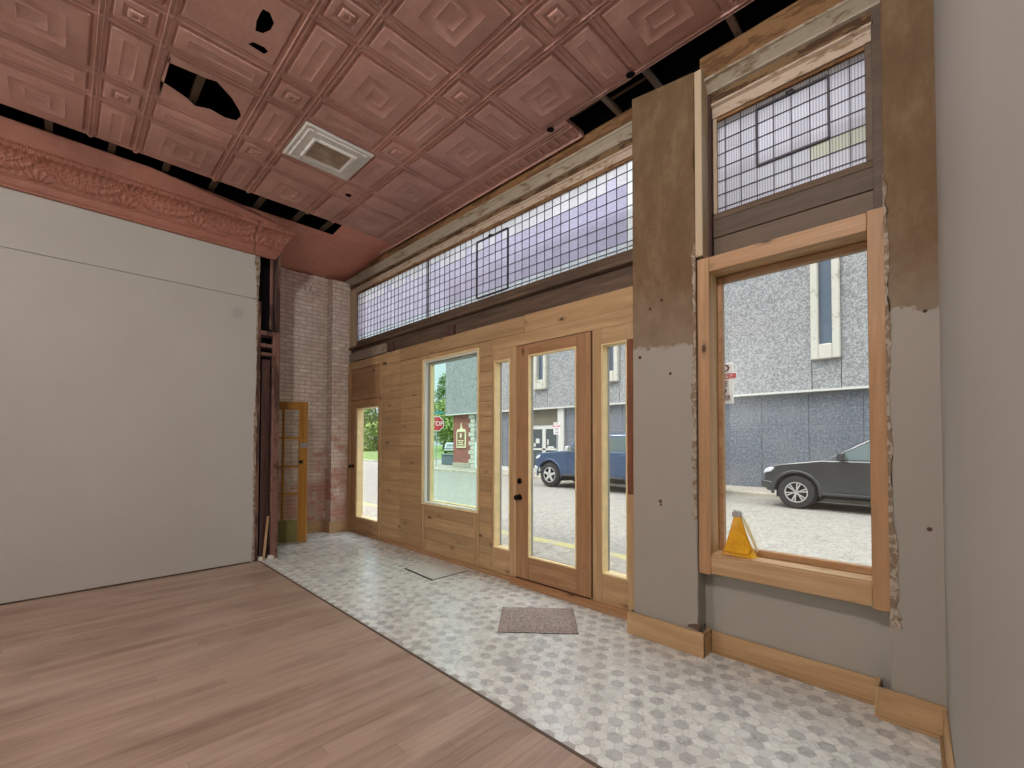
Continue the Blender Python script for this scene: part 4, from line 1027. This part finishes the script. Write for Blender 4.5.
parking_sign((-12.20, 15.15, -.03), 0, 'small white parking sign behind the blue pickup across the street', .36, .52, 2.11, 2.35)

# ---- utility cabinet by the far corner
ub = empty('utility_cabinet', (-23.6, 18.2, -.03)); tag(ub, 'low dark grey cabinet on the far corner beside the red brick wall', 'utility cabinet')
MT['cab_grey'] = plain('dark_grey_cabinet', (.12, .145, .17), .6)
b = MB(); b.box(-24.3, -22.9, 17.9, 18.6, -.03, .60); b.build('body', 'cab_grey', ub, bevel=.03)
b = MB(); b.prism([(-24.34, .60), (-22.86, .60), (-22.9, .66), (-24.3, .66)], 'y', 17.86, 18.64); b.build('lid', 'cab_grey', ub, bevel=.01)

# ---- vehicles: x runs from the front bumper to the tail, y from the near side to the far side
MT['tyre'] = plain('black_tyre_rubber', (.022, .022, .023), .85)
MT['alloy'] = plain('silver_alloy', (.62, .61, .59), .35, .6)
MT['rim_dark'] = plain('dark_wheel_well', (.012, .012, .013), .8)
MT['car_glass'] = plain('dark_car_glass', (.06, .085, .08), .05, spec=.9)
MT['lamp'] = plain('headlamp_lens', (.62, .64, .68), .12, spec=.8)
MT['plastic'] = plain('black_trim_plastic', (.03, .03, .032), .55)
def wheel(parent, cx, cy, R, face, spokes, wdt=.24):
    s = -1 if face < 0 else 1
    w = empty('wheel', (cx, cy, R), 0, world=False); w.parent = parent; WL[w.name] = Vector((0, 0, 0))
    b = MB(); r0 = R*.62
    b.lathe([(r0, -wdt/2), (R*.90, -wdt/2), (R*.975, -wdt*.40), (R, -wdt*.25), (R, wdt*.25), (R*.975, wdt*.40), (R*.90, wdt/2), (r0, wdt/2), (r0, -wdt/2)], (0, 0, 0), 'y', 36, False); b.build('tyre', 'tyre', w, smooth=True)
    b = MB(); b.lathe([(r0*1.0, -.075), (r0*.98, .06), (0, .06)], (0, 0, 0), 'y', 30, False); b.build('rim_barrel', 'rim_dark', w)
    b = MB(); y = s*wdt*.42
    b.lathe([(r0*1.02, y-.01), (r0*1.02, y+.012), (r0*.90, y+.012), (r0*.90, y-.01), (r0*1.02, y-.01)], (0, 0, 0), 'y', 36, False)
    for k in range(spokes):
        a = 2*math.pi*k/spokes + .26
        for da in ((-.16, .16) if spokes == 6 else (-.0,)):
            hw0, hw1 = (.011, .016) if spokes == 6 else (.05, .035)
            p0 = Vector((math.cos(a+da*.35)*.05, math.sin(a+da*.35)*.05)); p1 = Vector((math.cos(a+da)*r0*.95, math.sin(a+da)*r0*.95))
            d = (p1-p0).normalized(); n = Vector((-d.y, d.x))
            b.prism([tuple(p0+n*hw0), tuple(p1+n*hw1), tuple(p1-n*hw1), tuple(p0-n*hw0)], 'y', y-.02, y+.004)
    b.lathe([(.0, y+.012), (.05, y+.010), (.06, y-.02)], (0, 0, 0), 'y', 18, False)
    b.build('spokes', 'alloy', w)
def arc(cx, cz, r, a0, a1, n=14): return [(cx + r*math.cos(a0+(a1-a0)*k/n), cz + r*math.sin(a0+(a1-a0)*k/n)) for k in range(n+1)]
def vehicle(name, label, cat, loc, paint, P):
    v = empty(name, loc, P.get('rot', 0), world=False); tag(v, label, cat, 'pickups parked across the street' if cat == 'truck' else None); WL[v.name] = Vector((0, 0, 0))
    L, W, R, xf, xr = P['L'], P['W'], P['R'], P['xf'], P['xr']; ra = R*1.19; sz = P['sill']
    th = math.asin((sz-R)/ra) if abs(sz-R) < ra else 0
    def mir(t): return t
    low = [(L-.04, sz+.08)] + [(xr + ra*math.cos(t), R + ra*math.sin(t)) for t in [th + (math.pi-2*th)*k/16 for k in range(17)]] + [(xf + ra*math.cos(t), R + ra*math.sin(t)) for t in [th + (math.pi-2*th)*k/16 for k in range(17)]] + [(.08, sz+.02), (.0, sz+.14)]
    b = MB(); b.prism(low[:1] + low[1:] + P['top'], 'y', 0, W); b.build('body', paint, v, bevel=.045, seg=3, smooth=True)
    b = MB(); b.box(xf-ra, xf+ra, .25, W-.25, .25, R+ra-.02); b.box(xr-ra, xr+ra, .25, W-.25, .25, R+ra-.02); b.box(.4, L-.3, .3, W-.3, .28, sz+.1); b.build('underbody', 'rim_dark', v)
    # cab
    (bx0, bx1), (tx0, tx1), bz, tz = P['cabb'], P['cabt'], P['belt'], P['roof']; yi, yt = .05, .20
    b = MB(); nb = [(bx0, yi), (bx1, yi), (bx1, W-yi), (bx0, W-yi)]; nt_ = [(tx0, yt), (tx1, yt), (tx1, W-yt), (tx0, W-yt)]
    mid = [(tx0+.12, yt+.10), (tx1-.10, yt+.10), (tx1-.10, W-yt-.10), (tx0+.12, W-yt-.10)]
    b.ring_stack([[(x, y, bz-.06) for x, y in nb], [(x, y, tz-.05) for x, y in nt_], [(x, y, tz) for x, y in mid]])
    cab = b.build('cab', paint, v, bevel=.03, seg=2, smooth=True)
    def sp(x, z, far=False):     # point on the leaning cab side
        t = (z-bz+.06)/(tz-.05-bz+.06); y = yi + (yt-yi)*t - .008
        return (x, W-y if far else y, z)
    def fx(z, k): t = (z-bz+.06)/(tz-.05-bz+.06); return (bx0+(tx0-bx0)*t) if k == 0 else (bx1+(tx1-bx1)*t)
    z0, z1 = bz+.035, tz-.13
    for far in (False, True):
        for xa, xb in P['win']:
            a0 = max(xa, fx(z0, 0)+.12); a1 = max(xa, fx(z1, 0)+.12); c0 = min(xb, fx(z0, 1)-.09); c1 = min(xb, fx(z1, 1)-.09)
            b = MB(); b.poly([sp(a0, z0, far), sp(c0, z0, far), sp(c1, z1, far), sp(a1, z1, far)]); b.build('side_window', 'car_glass', v, recalc=False)
    def endp(y, z, k, o): return (fx(z, k)+o, y, z)
    for nm, k, o in (('windshield', 0, -.010), ('rear_window', 1, .010)):
        b = MB(); b.poly([endp(.18, z0, k, o), endp(W-.18, z0, k, o), endp(W-.30, z1+.02, k, o), endp(.30, z1+.02, k, o)]); b.build(nm, 'car_glass', v, recalc=False)
    for x in (xf, xr):
        wheel(v, x, .13, R, -1, P['spokes']); wheel(v, x, W-.13, R, 1, P['spokes'])
    # flares over the wheels
    for x in (xf, xr):
        for y0, y1 in ((-.028, .03), (W-.03, W+.028)):
            b = MB(); o = arc(x, R, ra+.055, -.12, math.pi+.12, 18); i_ = arc(x, R, ra-.01, -.12, math.pi+.12, 18)
            b.prism(o + i_[::-1], 'y', y0, y1); b.build('wheel_flare', P.get('flare', paint), v, bevel=.012)
    hz = P['lamp']
    for y0, y1 in ((-.012, .42), (W-.42, W+.012)):
        b = MB(); b.prism([(.0, hz-.06), (.18, hz-.02), (.27, hz+.085), (.20, hz+.115), (.045, hz+.05)], 'y', y0, y1); b.build('headlight', 'lamp', v, bevel=.02)
    b = MB(); b.box(-.03, .05, .44, W-.44, hz-.16, hz+.07); b.build('grille', 'plastic', v, bevel=.01)
    b = MB(); b.prism([(-.06, sz+.10), (.22, sz+.06), (.22, sz+.25), (-.06, sz+.30)], 'y', -.01, W+.01); b.build('front_bumper', P.get('bumper', paint), v, bevel=.03, seg=2)
    b = MB(); b.box(L-.04, L+.07, .05, W-.05, sz+.12, sz+.28); b.build('rear_bumper', 'alloy', v, bevel=.02)
    for y0, y1 in ((-.003, .01), (W-.01, W+.003)):
        b = MB()
        for x in P['seams']: b.box(x-.006, x+.006, y0, y1, sz+.07, bz-.02)
        b.box(P['seams'][0], P['seams'][-1], y0, y1, sz+.065, sz+.075); b.build('door_seams', 'plastic', v)
        s = -1 if y0 < .5 else 1; yy = 0 if s < 0 else W
        for x in P['handles']:
            b = MB(); b.box(x, x+.17, yy+s*.03, yy+s*.004, bz-.13, bz-.095); b.build('door_handle', P.get('hand', paint), v, bevel=.006)
        b = MB(); mx = P['mirror']; b.prism([(mx-.10, bz+.03), (mx+.05, bz+.02), (mx+.07, bz+.19), (mx-.06, bz+.20)], 'y', yy+s*.20, yy+s*.02); b.box(mx-.03, mx+.03, yy+s*.10, yy-s*.10, bz+.0, bz+.06); b.build('mirror', P.get('mirrorm', 'plastic'), v, bevel=.02)
        b = MB(); b.box(xf+ra+.06, xr-ra-.06, yy+s*.07, yy-s*.05, sz-.02, sz+.04); b.build('running_board', 'plastic', v, bevel=.01)
    return v
def carpaint(name, c, metal=.25):
    m = plain(name, c, .28, metal, spec=.6); b = [n for n in m.node_tree.nodes if n.type == 'BSDF_PRINCIPLED'][0]
    b.inputs['Coat Weight'].default_value = .6; b.inputs['Coat Roughness'].default_value = .06; return m
MT['paint_black'] = carpaint('charcoal_truck_paint', (.035, .037, .040)); MT['paint_blue'] = carpaint('blue_truck_paint', (.026, .055, .125)); MT['paint_silver'] = carpaint('silver_car_paint', (.36, .38, .42), .4)
vehicle('pickup_truck', 'black pickup truck parked nose left, seen through the right pine framed window', 'truck', (-3.47, 12.80, ZS), 'paint_black',
    dict(L=5.25, W=1.85, R=.41, xf=.72, xr=3.95, sill=.40, belt=1.205, roof=1.775, lamp=.915, cabb=(1.18, 3.72), cabt=(2.15, 3.52), win=((1.45, 2.52), (2.60, 3.5)), spokes=6, seams=(1.50, 2.56, 3.58), handles=(2.30, 3.34), mirror=1.66, flare='paint_black',
         top=[(.0, .92), (.04, 1.03), (.25, 1.09), (.65, 1.14), (1.22, 1.215), (3.76, 1.215), (3.78, 1.26), (5.21, 1.26), (5.21, .5)][0:0] + [(0, .72), (.02, .84), (.07, .95), (.16, 1.035), (.34, 1.095), (.75, 1.15), (1.24, 1.215), (3.74, 1.205), (3.76, 1.27), (5.22, 1.27)]))
vehicle('pickup_truck', 'blue pickup truck parked across the street, seen through the entrance door and its sidelight', 'truck', (-11.09, 12.50, ZS), 'paint_blue',
    dict(L=5.9, W=2.0, R=.45, xf=.66, xr=4.35, sill=.47, belt=1.30, roof=1.93, lamp=1.06, cabb=(1.22, 4.02), cabt=(1.95, 3.82), win=((1.35, 2.55), (2.65, 3.8)), spokes=5, seams=(1.50, 2.60, 3.85), handles=(2.34, 3.58), mirror=1.60, mirrorm='alloy', bumper='alloy',
         top=[(0, 1.0), (.04, 1.17), (.25, 1.24), (.7, 1.28), (1.28, 1.33), (4.04, 1.31), (4.06, 1.38), (5.86, 1.38)]))
vehicle('parked_car', 'silver car parked far off by the trees, behind the stop sign post', 'car', (-51.0, 38.2, ZS), 'paint_silver',
    dict(L=4.5, W=1.8, R=.33, xf=.85, xr=3.55, sill=.30, belt=.92, roof=1.50, lamp=.72, cabb=(1.05, 4.30), cabt=(1.95, 3.7), win=((1.2, 2.6), (2.68, 4.0)), spokes=5, seams=(1.35, 2.62, 3.6), handles=(2.3, 3.4), mirror=1.5, rot=math.radians(-38),
         top=[(0, .62), (.04, .74), (.35, .84), (1.1, .93), (4.25, .95), (4.46, .90)]))

# ---- trees beyond the side street
def leafm(name, a, c):
    m, nt, b, o = nodes_of(name); g = G(nt); r = g.island()
    g.l(g.ramp(r, [(0, a), (1, c)]), b.inputs['Base Color']); b.inputs['Roughness'].default_value = .7
    b.inputs['Transmission Weight'].default_value = 0; return m
MT['leaf_a'] = leafm('olive_green_leaves', (.10, .16, .03), (.30, .38, .10)); MT['leaf_b'] = leafm('deep_green_leaves', (.06, .12, .04), (.22, .33, .11)); MT['bark'] = plain('grey_brown_bark', (.11, .08, .06), .95, var=.3)
def tree(loc, h, rad, mat, lab, seed, n=2600, low=.1):
    r_ = random.Random(seed); t = empty('broadleaf_tree', loc); tag(t, lab, 'tree', 'trees beyond the side street'); x0, y0, z0 = loc
    b = MB(); b.tube([(x0, y0, z0), (x0+.1, y0, z0+h*.3), (x0-.1, y0+.1, z0+h*.75)], [.32, .24, .08], 9)
    for k in range(5):
        a = k*1.3; b.tube([(x0, y0, z0+h*(.28+.07*k)), (x0+math.cos(a)*rad*.6, y0+math.sin(a)*rad*.6, z0+h*(.45+.08*k))], [.11, .03], 6)
    b.build('trunk', 'bark', t)
    b = MB(); blobs = []
    for k in range(26):
        a = r_.uniform(0, 6.28); q = r_.random()**.5; zz = r_.uniform(low, .93)
        pr_ = math.sin(math.pi*min(1, max(.12, (zz-low+.12)/(1.06-low))))**.7
        blobs.append((x0+math.cos(a)*rad*q*pr_*.8, y0+math.sin(a)*rad*q*pr_*.8, z0+h*zz, rad*r_.uniform(.28, .42)))
    blobs.append((x0, y0, z0+h*.9, rad*.3))
    for k in range(n):
        bx, by, bz_, br = r_.choice(blobs); d = Vector((r_.gauss(0, 1), r_.gauss(0, 1), r_.gauss(0, 1))).normalized(); c = Vector((bx, by, bz_)) + d*br*r_.uniform(.75, 1.05)
        if c.z < z0+.1: c.z = z0 + r_.uniform(.1, .6)
        u = d.cross(Vector((r_.uniform(-1, 1), r_.uniform(-1, 1), r_.uniform(-1, 1)))).normalized(); w_ = (d*.4 + u.cross(d)).normalized(); s_ = r_.uniform(.16, .34)*(.7 + rad/12)
        b.poly([c-u*s_*.5, c+w_*s_*.9, c+u*s_*.5, c-w_*s_*.9])
    b.build('crown', mat, t, recalc=False)
tree((-67, 50, -.1), 9.0, 4.4, 'leaf_a', 'round olive green tree low against the sky behind the stop sign', 1, 3400, .06)
tree((-76, 57, -.1), 16.5, 3.6, 'leaf_b', 'tall dark tree rising over the olive tree beside the grey building', 2, 2200, .3)
tree((-58.5, 45.5, -.1), 7.0, 3.6, 'leaf_a', 'bushy green tree filling the gap beside the red brick corner', 3, 3000, .04)
tree((-79, 40, -.1), 15, 5.2, 'leaf_b', 'big deep green tree seen through the glass of the corner door', 4, 4200, .05)
tree((-68, 36.6, -.1), 10, 3.9, 'leaf_a', 'lighter green tree at the edge of the glass of the corner door', 5, 3400, .05)
tree((-91, 44, -.1), 14, 5.2, 'leaf_a', 'olive tree farther along the lawn beside the corner door jamb', 6, 3400, .05)

# ================================================================== LIGHT, SKY, CAMERA
wd = bpy.data.worlds.new('overcast_sky'); S.world = wd; wd.use_nodes = True; nt = wd.node_tree; nt.nodes.clear(); g = G(nt)
o = g.n('ShaderNodeOutputWorld'); bg = g.n('ShaderNodeBackground'); g.l(bg.outputs[0], o.inputs[0])
z = g.sep(g.n('ShaderNodeTexCoord').outputs['Generated'])[2]
g.l(g.ramp(z, [(.0, (.16, .185, .195)), (.36, (.20, .235, .26)), (.75, (.90, .95, 1.0))]), bg.inputs[0]); bg.inputs[1].default_value = 5.0
def light(name, kind, loc, energy, color, **k):
    l = bpy.data.lights.new(name, kind); l.energy = energy; l.color = color
    for a, c in k.items(): setattr(l, a, c)
    o = bpy.data.objects.new(name, l); COL.objects.link(o); o.location = loc; return o
sun = light('sun', 'SUN', (0, 0, 20), 2.0, (1, .95, .86), angle=math.radians(12)); sun.rotation_euler = Vector((.35, .55, -1.0)).to_track_quat('-Z', 'Y').to_euler()
for x, y, z, e in ((-.9, -.62, 4.28, 285), (-5.0, -5.2, 3.2, 270)):
    light('fill_light', 'POINT', (x, y, z), e, (1, .985, .95), shadow_soft_size=.12)  # unseen fill lights added behind the camera to brighten the room

cam = bpy.data.cameras.new('camera'); co = bpy.data.objects.new('camera', cam); COL.objects.link(co); S.camera = co
yaw, pitch, roll, fpx, cy = 7.78573138e-01, 2.21551442e-02, 1.96834290e-03, 444.786693, 431.807804
f0 = Vector((-math.sin(yaw), math.cos(yaw), 0)); r0 = Vector((math.cos(yaw), math.sin(yaw), 0)); u0 = Vector((0, 0, 1))
F = math.cos(pitch)*f0 + math.sin(pitch)*u0; U = -math.sin(pitch)*f0 + math.cos(pitch)*u0
Rr = math.cos(roll)*r0 + math.sin(roll)*U; U2 = -math.sin(roll)*r0 + math.cos(roll)*U
M = Matrix((Rr, U2, -F)).transposed().to_4x4(); M.translation = Vector((0, 0, 1.5)); co.matrix_world = M
cam.sensor_fit = 'HORIZONTAL'; cam.sensor_width = 36; cam.lens = fpx / 1024 * 36; cam.shift_y = (cy - 384) / 1024; cam.clip_start = .01; cam.clip_end = 500
S.view_settings.view_transform = 'Standard'; S.view_settings.look = 'None'; S.view_settings.exposure = 0; S.view_settings.gamma = 1; S.view_settings.use_curve_mapping = False
bpy.context.view_layer.update()
dg = bpy.context.evaluated_depsgraph_get()
for fo in [q for q in list(COL.objects) if q.type == 'FONT']:
    me = bpy.data.meshes.new_from_object(fo.evaluated_get(dg)); n = bpy.data.objects.new('lettering', me); COL.objects.link(n)
    n.parent = fo.parent; n.rotation_euler = fo.rotation_euler; n.scale = fo.scale; n.location = fo.location
    fo.name = 'spent'; bpy.data.objects.remove(fo); n.name = 'lettering'
S.cycles.max_bounces = 10; S.cycles.diffuse_bounces = 5; S.cycles.glossy_bounces = 3; S.cycles.transparent_max_bounces = 12; S.cycles.use_denoising = True
S.cycles.sample_clamp_indirect = 8
